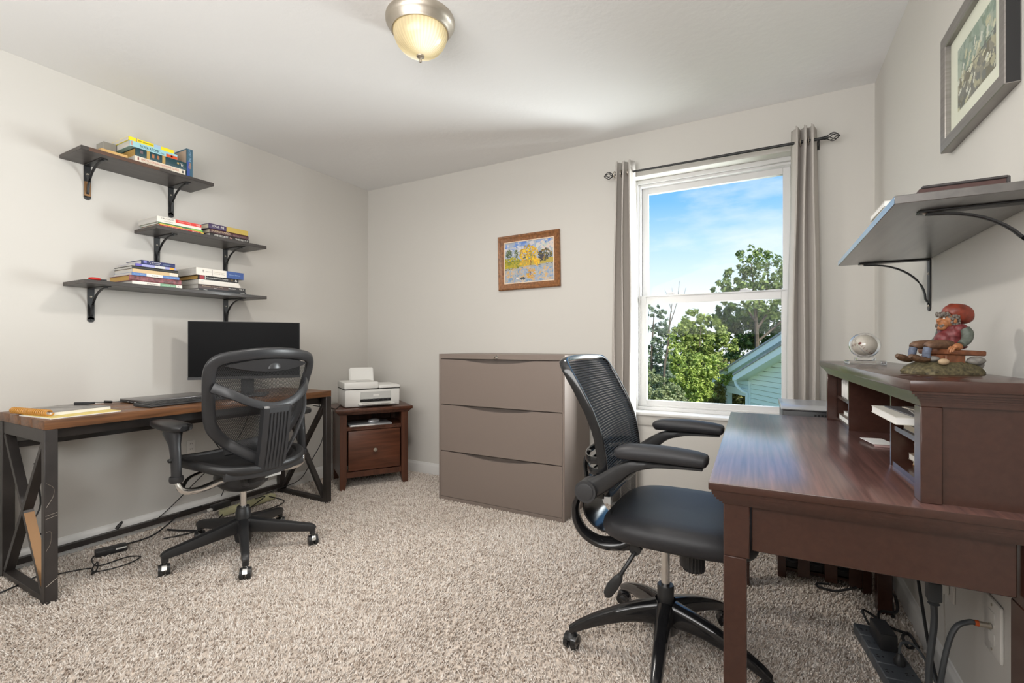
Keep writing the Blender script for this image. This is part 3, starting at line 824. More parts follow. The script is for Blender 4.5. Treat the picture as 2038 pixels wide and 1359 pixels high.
for ye in (DY0 + 0.0, DY1 - LW):
    y0, y1 = ye, ye + LW
    for xa in (DX0 + 0.003, DX1 - LW * 0.82):
        lo, hi = D((xa, y0, 0), (xa + LW * 0.82, y1, DZ - 0.0395))
        leg = bx('leg', lo, hi, 'blackmetal', dk, 0.002)
        if ye == DY0 and xa > -2.8:
            # fine pale scratches on the near leg's front face
            for sc in (((0.004, 0.50), (0.028, 0.475), (0.026, 0.44), (0.005, 0.40)), ((0.003, 0.365), (0.040, 0.372)), ((0.003, 0.352), (0.040, 0.360)), ((0.004, 0.30), (0.020, 0.295), (0.018, 0.25), (0.004, 0.22)), ((0.004, 0.075), (0.040, 0.10))):
                bms = new_bm()
                tube(bms, [(DX1 - ox + 0.0002, y0 - oy + a, z) for a, z in sc], 0.0005, n=4, k=4)
                obj('scratch', bms, 'nickel', leg)
    lo, hi = D((DX0 + 0.003 + LW * 0.82, y0 + 0.004, DZ - 0.095), (DX1 - LW * 0.82, y1 - 0.004, DZ - 0.0395))
    bx('top_rail', lo, hi, 'blackmetal', dk, 0.0015)
    lo, hi = D((DX0 + 0.003 + LW * 0.82, y0 + 0.002, 0.004), (DX1 - LW * 0.82, y1 - 0.002, 0.030))
    bx('bottom_rail', lo, hi, 'blackmetal', dk, 0.0015)
    ym = (y0 + y1) / 2 - oy
    xa, xb = DX0 + 0.045 - ox, DX1 - 0.045 - ox
    for (za, zb_, dyo) in ((0.034, DZ - 0.098, -0.0002), (DZ - 0.098, 0.034, 0.0002)):
        bm = new_bm()
        sweep(bm, [(xa, ym + dyo, za), (xb, ym + dyo, zb_)], [0.034], [0.022], up=(0, 0, 1), n=4, power=2)
        # square section: rotate by building explicit box instead
        bm.free(); bm = new_bm()
        d = Vector((xb - xa, 0, zb_ - za)); Ln = d.length; ang = math.atan2(d.z, d.x)
        Mx = Matrix.Translation(((xa + xb) / 2, ym + dyo, (za + zb_) / 2)) @ Matrix.Rotation(-ang, 4, 'Y')
        box(bm, (-Ln / 2, -0.017, -0.011), (Ln / 2, 0.017, 0.011), 0.001, Mx=Mx)
        cb = obj('cross_brace', bm, 'blackmetal', dk)
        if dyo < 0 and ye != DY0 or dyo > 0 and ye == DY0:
            bm = new_bm(); box(bm, (0.02, -0.0168, 0.0110), (Ln / 2 - 0.03, 0.0168, 0.0114), Mx=Mx)  # orange light reflected onto the brace, painted as a copper face
            obj('lit_face', bm, 'copper', cb)
for z0_, z1_ in ((0.586, 0.612), (0.036, 0.064)):
    lo, hi = D((DX0 + 0.006, DY0 + LW, z0_), (DX0 + 0.032, DY1 - LW, z1_))
    bx('back_stretcher', lo, hi, 'blackmetal', dk, 0.001)

# ---- things on the long desk
bm = new_bm(); box(bm, (-0.13, -0.16, 0), (0.13, 0.16, 0.0035), 0.0005)
nb0 = thing('legal_pad', 'yellow legal pad under the spiral notebook at the desk corner', 'notepad', (-2.765, 0.905, DZ), 0.10)
bx('pad_pages', (-0.12, -0.125, 0), (0.135, 0.130, 0.0035), 'paper', nb0)
bx('top_sheet', (-0.12, -0.118, 0.0035), (0.133, 0.130, 0.0048), 'yellowpad', nb0)
bm.free()
sn = thing('spiral_notebook', 'spiral notebook with grey marbled cover and orange coil on the yellow pad', 'notebook', (-2.845, 0.905, DZ + 0.0049), 0.16)
bx('pages', (-0.13, -0.108, 0), (0.13, 0.118, 0.014), 'paper', sn, 0.001)
M['nbcover'] = mat('marbled_notebook_cover', (0.24, 0.225, 0.21), 0.35, var=(22, 0.6))
bx('cover', (-0.131, -0.106, 0.014), (0.131, 0.119, 0.0152), 'nbcover', sn, 0.0004)
bm = new_bm()
hel = []
turns = 20
for i in range(turns * 10 + 1):
    a = 2 * PI * i / 10
    hel.append((-0.135 + 0.27 * i / (turns * 10), -0.112 + 0.013 * math.cos(a), 0.0135 + 0.0115 * math.sin(a)))
tube(bm, hel, 0.0034, n=5, k=1)
obj('spiral_coil', bm, 'coil', sn)

lp = thing('laptop', 'closed grey laptop lying behind the keyboard', 'laptop', (-2.945, 1.400, DZ), 0.045)
bm = new_bm(); box(bm, (-0.125, -0.19, 0.003), (0.125, 0.19, 0.013), 0.003, 2); obj('base', bm, 'charcoal', lp)
bm = new_bm(); box(bm, (-0.125, -0.19, 0.0135), (0.125, 0.19, 0.021), 0.003, 2); obj('lid', bm, 'laptop', lp)
bm = new_bm()
for sx in (-0.1, 0.1):
    for sy in (-0.16, 0.16): cyl(bm, (sx, sy, 0), (sx, sy, 0.004), 0.008, n=10)
obj('feet', bm, 'black', lp)
for k in range(3):
    bx('port', (-0.05 + k * 0.035, -0.1906, 0.006), (-0.03 + k * 0.035, -0.1898, 0.011), 'silver', lp)

kb = thing('keyboard', 'black computer keyboard at the front of the long desk', 'keyboard', (-2.745, 1.375, DZ), 0.10)
bm = new_bm(); prism(bm, [(-0.066, 0.016), (-0.066, 0.003), (0.066, 0.0), (0.070, 0.006), (0.066, 0.010)], -0.215, 0.215, axis=1, bev=0.001)
obj('case', bm, 'charcoal', kb)
for r in range(5):
    n = (15, 15, 14, 13, 9)[r]
    x = -0.052 + r * 0.0235
    zt = 0.0153 - (x + 0.066) * 0.0455
    wtot = 0.400
    widths = [1.0] * n
    if r == 4: widths[3] = 6.0
    s = sum(widths); y = -0.200
    for w in widths:
        wk = wtot * w / s
        bmk = new_bm(); box(bmk, (x - 0.0095, y + 0.0015, zt - 0.001), (x + 0.0095, y + wk - 0.0015, zt + 0.004), 0.001)
        obj('key', bmk, 'black', kb); y += wk
# monitor
mo = thing('monitor', 'black widescreen monitor on a stand at the desk, screen off', 'monitor', (-2.772, 1.722, DZ), math.radians(139.4) - PI / 2 + PI)
# local: +Y is the screen normal ... built with X along the width, -Y towards the viewer
mo.rotation_euler = (0, 0, math.atan2(0.452, 0.387))
bm = new_bm(); box(bm, (-0.298, -0.004, 0.104), (0.298, 0.022, 0.449), 0.003, 2); box(bm, (-0.20, 0.022, 0.17), (0.20, 0.045, 0.40), 0.01, 2)
obj('housing', bm, 'black', mo)
bx('screen', (-0.2945, -0.0052, 0.121), (0.2945, -0.0039, 0.4455), 'screen', mo)
bx('chin', (-0.298, -0.0055, 0.104), (0.298, -0.0035, 0.1195), 'charcoal', mo, 0.0008)
bm = new_bm(); box(bm, (-0.035, 0.046, 0.012), (0.035, 0.066, 0.30), 0.004, 2); obj('stand_neck', bm, 'charcoal', mo)
bm = new_bm(); box(bm, (-0.115, -0.07, 0.0), (0.115, 0.10, 0.012), 0.004, 2); obj('stand_base', bm, 'charcoal', mo)

# charger cable lying on the desk
ch = thing('charger_cable', 'thin black charger cable running from laptop over the notebook', 'cable', (-2.95, 1.10, DZ))
bm = new_bm()
tube(bm, [(-0.035, 0.113, 0.012), (-0.045, 0.06, 0.012), (-0.03, 0.02, 0.016), (-0.04, -0.03, 0.020), (0.0, -0.07, 0.0245), (0.06, -0.09, 0.0245)], 0.0026, n=6)
obj('cord', bm, 'cable', ch)
bm = new_bm(); tube(bm, [(-0.045, 0.045, 0.0125), (-0.036, 0.012, 0.017)], [0.0065, 0.0065], n=8, k=1); obj('plug', bm, 'cable', ch)
bm = new_bm(); tube(bm, [(0.02, -0.125, 0.0275), (0.055, -0.095, 0.0275), (0.07, -0.065, 0.0275)], [0.0065, 0.007, 0.006], n=8, k=3); obj('adapter', bm, 'cable', ch)

# ---- wall outlet behind the desk
def outlet(label, loc, normal, w=0.045, h=0.07, cat='outlet'):
    t = thing('wall_outlet', label, cat, loc, 0 if normal > 0 else PI)
    bm = new_bm(); box(bm, (0.0006, -w / 2, -h / 2), (0.006, w / 2, h / 2), 0.002, 2); obj('cover_plate', bm, 'plate', t)
    for s in (-1, 1):
        bm = new_bm(); box(bm, (0.006, -w * 0.22, s * h * 0.22 - h * 0.13), (0.0075, w * 0.22, s * h * 0.22 + h * 0.13), 0.001)
        rc = obj('receptacle', bm, 'plate', t)
        bm = new_bm()
        for q in (-1, 1): box(bm, (0.0074, q * w * 0.1 - 0.001, s * h * 0.22 - 0.002), (0.0079, q * w * 0.1 + 0.001, s * h * 0.22 + 0.006))
        obj('slots', bm, 'dark', rc)
    return t
outlet('white wall outlet behind the left office chair', (XL, 1.594, 0.438), 1, 0.048, 0.075)

# ---- cables, adapter and power strip under the long desk
def cord(name, label, pts, r=0.003, m='cable', cat='cable', group=None, k=6):
    o = Vector(pts[0])
    bm = new_bm()
    tube(bm, [Vector(p) - o for p in pts], r, n=6, k=k)
    ob = obj(name, bm, m, None, loc=o, smooth=60)
    return tag(ob, label, cat, group)
ps = thing('power_strip', 'beige power strip on the carpet behind the left chair', 'power strip', (-2.965, 1.86, 0.012), math.radians(4))
bm = new_bm(); box(bm, (-0.024, -0.185, 0), (0.024, 0.185, 0.036), 0.006, 2); obj('housing', bm, 'stripbeige', ps)
for k in range(6):
    bm = new_bm(); box(bm, (-0.013, -0.150 + k * 0.055, 0.0358), (0.013, -0.118 + k * 0.055, 0.0372), 0.0008); sk = obj('socket', bm, 'stripbeige', ps)
    bx('slots', (-0.006, -0.142 + k * 0.055, 0.0371), (0.006, -0.139 + k * 0.055, 0.0377), 'dark', sk)
pl = thing('power_plug', 'black plug block sitting at the near end of the beige strip', 'plug', (-2.985, 1.695, 0.05), math.radians(8))
bm = new_bm(); box(bm, (-0.022, -0.06, 0.0), (0.02, 0.055, 0.034), 0.006, 2); obj('body', bm, 'black', pl)
bm = new_bm(); box(bm, (-0.010, -0.085, 0.006), (0.012, -0.06, 0.02), 0.003); obj('connector', bm, 'plate', pl)
ad = thing('power_adapter', 'black laptop power adapter on the carpet under the long desk', 'adapter', (-2.93, 1.118, 0.010), math.radians(-14))
bm = new_bm(); box(bm, (-0.026, -0.062, 0), (0.026, 0.062, 0.030), 0.005, 2); obj('body', bm, 'black', ad)
bx('label_strip', (0.0255, 0.015, 0.017), (0.0264, 0.058, 0.024), 'plate', ad)
cord('floor_cable', 'looped black cable from the power adapter lying on the carpet', [(-2.94, 1.06, 0.02), (-2.90, 1.03, 0.016), (-2.80, 1.02, 0.014), (-2.79, 1.13, 0.014), (-2.73, 1.16, 0.014), (-2.70, 1.07, 0.014), (-2.75, 0.98, 0.014), (-2.84, 1.03, 0.02), (-2.76, 1.0, 0.016), (-2.72, 0.965, 0.014), (-2.80, 0.99, 0.014), (-2.86, 0.90, 0.014), (-2.88, 0.83, 0.014)], 0.0028)
cord('floor_cable', 'black cable bundle running along the baseboard to the adapter', [(-2.955, 1.185, 0.022), (-2.95, 1.26, 0.02), (-2.97, 1.34, 0.025), (-3.0, 1.45, 0.07), (-3.05, 1.50, 0.075), (-3.055, 1.62, 0.075)], 0.0042)
cord('floor_cable', 'flat black strap end on the carpet beside the rear desk rail', [(-2.99, 1.40, 0.018), (-2.93, 1.43, 0.014), (-2.87, 1.46, 0.014), (-2.83, 1.48, 0.014)], 0.0055)
cord('hanging_cable', 'black cable arcing down the wall to the rear desk rail', [(-3.06, 1.95, 0.70), (-3.09, 1.90, 0.50), (-3.10, 1.80, 0.36), (-3.105, 1.65, 0.25), (-3.10, 1.50, 0.13), (-3.095, 1.42, 0.075), (-3.05, 1.36, 0.066)], 0.0030)
cord('hanging_cable', 'black cable dropping behind the left chair from desk edge to floor', [(-3.05, 1.62, 0.66), (-3.06, 1.66, 0.52), (-3.07, 1.76, 0.36), (-3.08, 1.80, 0.22), (-3.06, 1.74, 0.10)], 0.0030)
cord('floor_cable', 'black cable curving over the carpet below the left chair', [(-2.95, 1.70, 0.045), (-2.93, 1.66, 0.016), (-2.90, 1.60, 0.014), (-2.84, 1.52, 0.014), (-2.84, 1.42, 0.014), (-2.88, 1.33, 0.014)], 0.0035)
cord('floor_cable', 'looped black cord hanging over the beige power strip', [(-2.955, 1.90, 0.055), (-2.90, 1.93, 0.07), (-2.88, 1.86, 0.05), (-2.86, 1.76, 0.018), (-2.82, 1.80, 0.016), (-2.80, 1.93, 0.016), (-2.83, 2.02, 0.022), (-2.88, 2.0, 0.04), (-2.93, 1.98, 0.05)], 0.0034)
cord('hanging_cable', 'black cord hanging inside the far desk end frame to the wall', [(-2.70, 2.19, 0.66), (-2.70, 2.235, 0.55), (-2.73, 2.24, 0.40), (-2.82, 2.24, 0.27), (-2.95, 2.235, 0.10), (-3.06, 2.15, 0.04), (-3.07, 2.05, 0.03)], 0.0026)
cord('hanging_cable', 'tangle of black cords behind the near desk end frame', [(-3.09, 0.88, 0.5), (-3.085, 0.90, 0.30), (-3.06, 0.86, 0.20), (-3.07, 0.93, 0.12), (-3.04, 0.87, 0.06), (-2.99, 0.92, 0.018), (-2.92, 0.84, 0.014), (-2.86, 0.70, 0.014), (-2.83, 0.55, 0.014)], 0.0035)
bm = new_bm(); tube(bm, [(0, 0, 0), (0.0, 0.012, 0.014), (-0.01, 0.03, 0.028)], [0.009, 0.010, 0.006], n=8, k=3)
tag(obj('cable_plug', bm, 'cable', None, loc=(-3.085, 1.20, 0.0725)), 'small black cable plug resting on the rear desk rail', 'plug')
# ================================================================== PAINTING (back wall)
pa = thing('framed_painting', 'small wood-framed painting of a yellow tree by a pond', 'painting', (-1.5255, YB, 1.676))
pa.rotation_euler = (0, math.radians(-0.9), 0)
W2, H2 = 0.249, 0.201
bm = new_bm()
prof = [(0.0, 0.0), (0.0, -0.022), (0.006, -0.028), (0.012, -0.026), (0.016, -0.020), (0.030, -0.014), (0.046, -0.011), (0.046, 0.0)]
rr = []
for (sx, sz) in ((-1, -1), (1, -1), (1, 1), (-1, 1)):
    rr.append([Vector((sx * (W2 - d), y, sz * (H2 - d))) for d, y in prof])
rings(bm, rr, caps=False, closed=True)
M['frameoak'] = mat('carved_oak_frame', (0.24, 0.10, 0.035), 0.45, var=(60, 0.4))
obj('frame', bm, 'frameoak', pa)
bm = new_bm()
frame_ring(bm, -W2 + 0.0455, W2 - 0.0455, -H2 + 0.0455, H2 - 0.0455, -0.0125, -0.002, 0.006, 0.006, 0.006, 0.006, 0.0005)
obj('liner', bm, colmat('cream_liner', (236, 214, 190)), pa)
# canvas: the picture itself, flat brush strokes in layered paint
def canvas_mat():
    m = bpy.data.materials.new('oil_paint_landscape'); m.use_nodes = True
    N, L = m.node_tree.nodes, m.node_tree.links
    b = N['Principled BSDF']; b.inputs['Roughness'].default_value = 0.45
    at = N.new('ShaderNodeVertexColor'); at.layer_name = 'paint'
    L.new(at.outputs[0], b.inputs['Base Color'])
    return m
def paint_canvas(w, h, fn, nx, nz):
    bm = new_bm()
    lay = bm.loops.layers.float_color.new('paint')
    vs_ = [[bm.verts.new((-w + 2 * w * i / nx, 0, -h + 2 * h * j / nz)) for i in range(nx + 1)] for j in range(nz + 1)]
    for j in range(nz):
        for i in range(nx):
            f = bm.faces.new([vs_[j][i], vs_[j][i + 1], vs_[j + 1][i + 1], vs_[j + 1][i]])
            c = fn((i + 0.5) / nx, (j + 0.5) / nz)
            for lp_ in f.loops: lp_[lay] = (*c, 1)
    return bm
rp = random.Random(5)
blots = []
def addblot(x, y, rx, ry, n, cols, s0, s1):
    for _ in range(n):
        a = rp.uniform(0, 2 * PI); q = math.sqrt(rp.random())
        blots.append((x + rx * q * math.cos(a), y + ry * q * math.sin(a), rp.uniform(s0, s1), srgb(*rp.choice(cols)), rp.uniform(0, PI)))
sky = [(96, 132, 200), (120, 150, 208), (150, 170, 205), (205, 200, 200)]
addblot(0.5, 0.9, 0.55, 0.10, 60, sky, 0.03, 0.07); addblot(0.2, 0.78, 0.2, 0.12, 30, [(205, 205, 208), (180, 185, 195)], 0.03, 0.06); addblot(0.85, 0.82, 0.2, 0.14, 40, [(200, 205, 195), (215, 200, 190), (190, 200, 190)], 0.03, 0.06)
addblot(0.15, 0.48, 0.19, 0.15, 170, [(170, 160, 40), (196, 170, 30), (150, 150, 50), (120, 125, 50)], 0.015, 0.035)
addblot(0.09, 0.72, 0.06, 0.10, 90, [(80, 96, 62), (110, 120, 84), (70, 84, 70)], 0.012, 0.025); addblot(0.24, 0.72, 0.035, 0.10, 60, [(84, 96, 60), (100, 112, 70)], 0.01, 0.02)
addblot(0.83, 0.62, 0.13, 0.14, 150, [(110, 104, 56), (150, 120, 50), (88, 90, 60), (60, 60, 60)], 0.015, 0.03); addblot(0.75, 0.60, 0.05, 0.12, 30, [(50, 52, 60), (60, 56, 70)], 0.02, 0.03)
addblot(0.50, 0.69, 0.19, 0.20, 190, [(226, 186, 30), (240, 200, 40), (196, 150, 30), (170, 140, 40), (210, 160, 60)], 0.015, 0.035)
addblot(0.50, 0.62, 0.13, 0.13, 24, [(120, 140, 80), (90, 110, 90), (60, 80, 40)], 0.012, 0.025)
addblot(0.42, 0.45, 0.12, 0.05, 30, [(230, 180, 40), (200, 160, 60)], 0.015, 0.03); addblot(0.66, 0.47, 0.06, 0.10, 40, [(236, 190, 40), (226, 170, 40)], 0.015, 0.03)
addblot(0.545, 0.47, 0.016, 0.08, 24, [(92, 44, 34), (70, 34, 30), (120, 60, 40)], 0.010, 0.016)
for k in range(40):
    blots.append((k / 40, 0.335 + 0.075 * k / 40 + rp.uniform(-.008, .008), 0.011, srgb(*rp.choice([(70, 60, 36), (96, 74, 40)])), 0))
addblot(0.5, 0.17, 0.6, 0.2, 420, [(150, 165, 190), (190, 180, 170), (205, 170, 120), (120, 150, 180), (170, 175, 180)], 0.02, 0.05)
addblot(0.55, 0.2, 0.09, 0.12, 40, [(206, 160, 50), (200, 150, 70)], 0.015, 0.03); addblot(0.53, 0.22, 0.018, 0.06, 10, [(120, 70, 40)], 0.01, 0.016)
addblot(0.37, 0.10, 0.05, 0.02, 10, [(50, 60, 60), (70, 80, 90)], 0.016, 0.03); addblot(0.26, 0.115, 0.035, 0.012, 8, [(240, 236, 230)], 0.012, 0.02)
def paint(u, v):
    base = srgb(165, 175, 190) if v > 0.55 else (srgb(180, 160, 70) if v > 0.36 + 0.07 * u else srgb(165, 168, 170))
    c = base
    for bx_, by_, s, cc, an in blots:
        dx, dy = (u - bx_) * 1.25, v - by_
        if abs(dx) < 0.09 and abs(dy) < 0.09:
            p = dx * math.cos(an) + dy * math.sin(an); q = -dx * math.sin(an) + dy * math.cos(an)
            if (p / s) ** 2 + (q / (s * 0.5)) ** 2 < 1 and not (by_ < 0.335 + 0.075 * bx_ - 0.01 and v > 0.335 + 0.075 * u): c = cc
    return c
obj('canvas', paint_canvas(W2 - 0.050, H2 - 0.050, paint, 84, 68), canvas_mat(), pa, loc=(0, -0.006, 0), smooth=0, recalc=False)

# ================================================================== FILING CABINET
CX0, CX1, CY0, CY1, CH = -1.989, -1.057, 2.600, 3.040, 1.004
fc = thing('filing_cabinet', 'wide taupe metal three-drawer filing cabinet against the wall', 'filing cabinet', ((CX0 + CX1) / 2, CY0, 0))
cw = (CX1 - CX0) / 2; cd = CY1 - CY0
bm = new_bm()
sd = 0.016
box(bm, (-cw, 0, 0), (-cw + sd, cd, CH), 0.0015); box(bm, (cw - sd, 0, 0), (cw, cd, CH), 0.0015)
box(bm, (-cw + sd, 0.0, 0.0), (cw - sd, cd, 0.028), 0.001)
box(bm, (-cw + sd, 0.0, 0.972), (cw - sd, cd, CH), 0.001)
box(bm, (-cw + sd, 0.03, 0.028), (cw - sd, cd, 0.972))
obj('body', bm, 'cabinet', fc)
for k, (a, b) in enumerate(((0.031, 0.338), (0.343, 0.656), (0.661, 0.968))):
    bm = new_bm()
    x0, x1 = -cw + sd + 0.002, cw - sd - 0.002
    hw = 0.262; hc = -0.005
    poly = [(x0, a), (x1, a), (x1, b)]
    nseg = 16
    for i in range(nseg + 1):
        t_ = -1 + 2 * i / nseg
        poly.append((hc - t_ * hw, b - 0.004 - 0.022 * (1 - t_ * t_)))
    poly.append((x0, b))
    prism(bm, poly, 0.001, 0.018, axis=1, mi=0)
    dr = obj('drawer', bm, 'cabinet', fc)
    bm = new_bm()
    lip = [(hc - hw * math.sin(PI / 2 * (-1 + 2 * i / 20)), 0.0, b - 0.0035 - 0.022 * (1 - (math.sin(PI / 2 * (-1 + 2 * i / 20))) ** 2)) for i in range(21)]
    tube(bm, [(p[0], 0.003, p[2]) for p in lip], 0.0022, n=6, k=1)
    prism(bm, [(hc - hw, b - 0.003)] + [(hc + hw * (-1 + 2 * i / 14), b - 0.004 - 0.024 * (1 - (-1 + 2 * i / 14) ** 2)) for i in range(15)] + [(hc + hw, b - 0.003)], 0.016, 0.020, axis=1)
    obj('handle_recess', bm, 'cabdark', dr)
lkx = on_x = -0.03
bm = new_bm(); cyl(bm, (0.0, 0.0, 0.987), (0.0, -0.008, 0.987), 0.0105, n=18)
lk = obj('lock', bm, 'chrome', fc)
bm = new_bm(); box(bm, (-0.0012, -0.034, 0.983), (0.0012, -0.008, 0.991)); cyl(bm, (-0.0012, -0.037, 0.984), (0.0012, -0.037, 0.984), 0.011, n=12)
obj('key', bm, 'nickel', lk)

# ================================================================== CORNER STAND
stand_a = math.atan2(0.834, 0.552)       # local +X runs along its front, local -Y faces the room
st = thing('nightstand', 'small dark cherry stand with one drawer set across the room corner', 'nightstand', (-2.582, 2.594, 0), stand_a)
sw, sdp, sh = 0.250, 0.385, 0.597
bm = new_bm()
box(bm, (-sw - 0.032, -0.030, sh - 0.022), (sw + 0.032, sdp + 0.012, sh), 0.003, 2)
obj('top', bm, 'cherry_stand', st)
bm = new_bm()
for k, (o_, z0_, z1_) in enumerate(((0.022, sh - 0.030, sh - 0.022), (0.015, sh - 0.037, sh - 0.030), (0.009, sh - 0.044, sh - 0.037))):
    box(bm, (-sw - o_, -o_, z0_), (sw + o_, sdp + 0.005, z1_), 0.002)
obj('moulding', bm, 'cherry_stand', st)
lw = 0.050
for sx in (-1, 1):
    for yy in (0, sdp - lw):
        bm = new_bm()
        x0 = -sw if sx < 0 else sw - lw
        box(bm, (x0, yy, 0.075), (x0 + lw, yy + lw, sh - 0.044), 0.0015)
        xi = (x0, x0 + lw - 0.016) if sx < 0 else (x0 + 0.016, x0 + lw)
        prism(bm, [(x0, 0.076), (x0 + lw, 0.076)] + ([(x0 + lw - 0.014, 0.0), (x0, 0.0)] if sx < 0 else [(x0 + lw, 0.0), (x0 + 0.014, 0.0)]), yy + 0.001, yy + lw - 0.001, axis=1)
        obj('leg', bm, 'cherry_stand', st)
bm = new_bm()
box(bm, (-sw + 0.004, lw, 0.09), (-sw + 0.016, sdp - lw, sh - 0.044)); box(bm, (sw - 0.016, lw, 0.09), (sw - 0.004, sdp - lw, sh - 0.044))
box(bm, (-sw + lw, sdp - 0.015, 0.09), (sw - lw, sdp - 0.004, sh - 0.044))
obj('side_panels', bm, 'cherry_stand', st)
bx('shelf', (-sw + 0.016, 0.012, 0.447), (sw - 0.016, sdp - 0.016, 0.460), 'cherry_stand', st)
bx('rail', (-sw + lw, 0.006, 0.088), (sw - lw, 0.03, 0.130), 'cherry_stand', st, 0.001)
bx('rail', (-sw + lw, 0.006, 0.434), (sw - lw, 0.03, 0.4465), 'cherry_stand', st, 0.001)
bm = new_bm(); box(bm, (-sw + lw + 0.010, 0.000, 0.137), (sw - lw - 0.010, 0.020, 0.430), 0.004, 2)
dr = obj('drawer', bm, 'cherry_red', st)
bm = new_bm()
lathe(bm, [(0.0, 0.0), (0.006, 0.0), (0.006, 0.010), (0.012, 0.014), (0.0155, 0.020), (0.0135, 0.026), (0.0, 0.028)], 20, Mx=Matrix.Translation((0, 0, 0.284)) @ Matrix.Rotation(PI / 2, 4, 'X'))
obj('knob', bm, 'nickel', dr)
# things in the open shelf
def on_stand(x, y, z):
    c, s = math.cos(stand_a), math.sin(stand_a)
    return (-2.582 + c * x - s * y, 2.594 + s * x + c * y, z)
ms = thing('computer_mouse', 'silver computer mouse lying in the open shelf of the corner stand', 'mouse', on_stand(0.01, 0.085, 0.4735), stand_a + 0.3)
bm = new_bm(); sphere(bm, (0, 0, 0.011), (0.050, 0.030, 0.017), 20, 12)
bmesh.ops.bisect_plane(bm, geom=bm.verts[:] + bm.edges[:] + bm.faces[:], plane_co=(0, 0, 0.0), plane_no=(0, 0, -1), clear_outer=True)
obj('shell', bm, 'silver', ms)
bm = new_bm(); cyl(bm, (-0.026, -0.004, 0.024), (-0.026, 0.004, 0.024), 0.006, n=10); obj('wheel', bm, 'black', ms)
cl_ = thing('slim_drive', 'thin silver disc drive on the open shelf of the corner stand', 'drive', on_stand(-0.02, 0.105, 0.4602), stand_a + 0.02)
bm = new_bm(); box(bm, (-0.16, -0.095, 0), (0.15, 0.10, 0.013), 0.003, 2); obj('case', bm, 'silver', cl_)
bx('front_trim', (-0.155, -0.0958, 0.003), (0.02, -0.0948, 0.010), 'plate', cl_)

# ================================================================== PRINTER
pr_a = stand_a + math.radians(3)
pr = thing('printer', 'white all-in-one inkjet printer on top of the corner stand', 'printer', on_stand(-0.012, 0.165, sh), pr_a)
bm = new_bm()
prism(bm, [(-0.122, 0.004), (0.155, 0.004), (0.155, 0.137), (-0.135, 0.137), (-0.128, 0.05)], -0.205, 0.205, axis=0, bev=0.010)
obj('body', bm, 'printer', pr)
bm = new_bm(); box(bm, (-0.212, -0.140, 0.139), (0.040, 0.120, 0.190), 0.010, 2); obj('document_feeder', bm, 'printer', pr)
bm = new_bm(); box(bm, (0.040, -0.140, 0.139), (0.205, 0.150, 0.163), 0.007, 2); obj('scanner_lid', bm, 'printer', pr)
bm = new_bm(); box(bm, (-0.206, -0.136, 0.134), (0.206, 0.14, 0.1395)); obj('seam', bm, 'dark', pr)
bx('control_panel', (-0.11, -0.09, 0.1895), (0.0, -0.03, 0.1908), 'printergrey', pr, 0.0005)
bx('front_door', (-0.095, -0.1335, 0.062), (0.135, -0.1265, 0.118), 'printergrey', pr, 0.002)
bx('door_seam', (-0.100, -0.1325, 0.115), (0.140, -0.126, 0.120), 'dark', pr)
bx('badge', (0.0, -0.1342, 0.083), (0.045, -0.133, 0.094), 'printer', pr, 0.001)
bx('paper_slot', (-0.095, -0.1305, 0.040), (0.135, -0.12, 0.060), 'dark', pr)
bm = new_bm()
for k in range(6): cyl(bm, (-0.075 + k * 0.036, -0.131, 0.056), (-0.063 + k * 0.036, -0.131, 0.056), 0.005, n=8)
obj('rollers', bm, 'charcoal', pr)
bm = new_bm(); box(bm, (-0.110, -0.185, 0.022), (0.150, -0.12, 0.030), 0.002); box(bm, (-0.085, -0.195, 0.028), (0.085, -0.12, 0.034), 0.001); box(bm, (0.02, -0.20, 0.032), (0.11, -0.15, 0.036), 0.001)
obj('output_tray', bm, 'printer', pr)
Mx = Matrix.Translation((0, 0.128, 0.165)) @ Matrix.Rotation(math.radians(-14), 4, 'X')
bm = new_bm(); box(bm, (-0.120, -0.003, 0), (0.072, 0.003, 0.115), 0.002, Mx=Mx); obj('paper_support', bm, 'printer', pr)
bm = new_bm(); box(bm, (-0.110, -0.007, -0.01), (0.066, -0.004, 0.122), 0.0005, Mx=Mx); obj('paper_stack', bm, 'paper', pr)
cord('printer_cable', 'black cable running from the printer over the stand to the desk', [on_stand(-0.225, 0.12, sh + 0.02), on_stand(-0.245, 0.10, sh + 0.006), on_stand(-0.27, 0.03, sh + 0.004), on_stand(-0.275, 0.02, sh + 0.003), (-2.75, 2.30, 0.62), (-2.80, 2.22, 0.64)], 0.0028)
# ================================================================== OFFICE CHAIRS
def lattice(bm, f, inside, u0, u1, v0, v1, step, w, diag=True, aspect=1.0):
    """woven mesh: two families of thin ribbons over surface f(u,v)"""
    dirs = ((1, aspect), (1, -aspect)) if diag else ((1, 0), (0, 1))
    for du, dv in dirs:
        l = math.hypot(du, dv); du, dv = du / l, dv / l
        nu, nv = -dv, du
        R = math.hypot(u1 - u0, v1 - v0) / 2 + step
        cu, cv = (u0 + u1) / 2, (v0 + v1) / 2
        n = int(R / step)
        ss = step * 1.6
        m = int(R / ss)
        for k in range(-n, n + 1):
            prev = None
            for j in range(-m, m + 1):
                u = cu + nu * k * step + du * j * ss; v = cv + nv * k * step + dv * j * ss
                if not inside(u, v): prev = None; continue
                a = bm.verts.new(f(u + nu * w / 2, v + nv * w / 2)); b = bm.verts.new(f(u - nu * w / 2, v - nv * w / 2))
                if prev: bm.faces.new([prev[0], a, b, prev[1]])
                prev = (a, b)

def interp(tab, x):
    if x <= tab[0][0]: return tab[0][1]
    for (a, b), (c, d) in zip(tab, tab[1:]):
        if x <= c: return b + (d - b) * (x - a) / (c - a)
    return tab[-1][1]

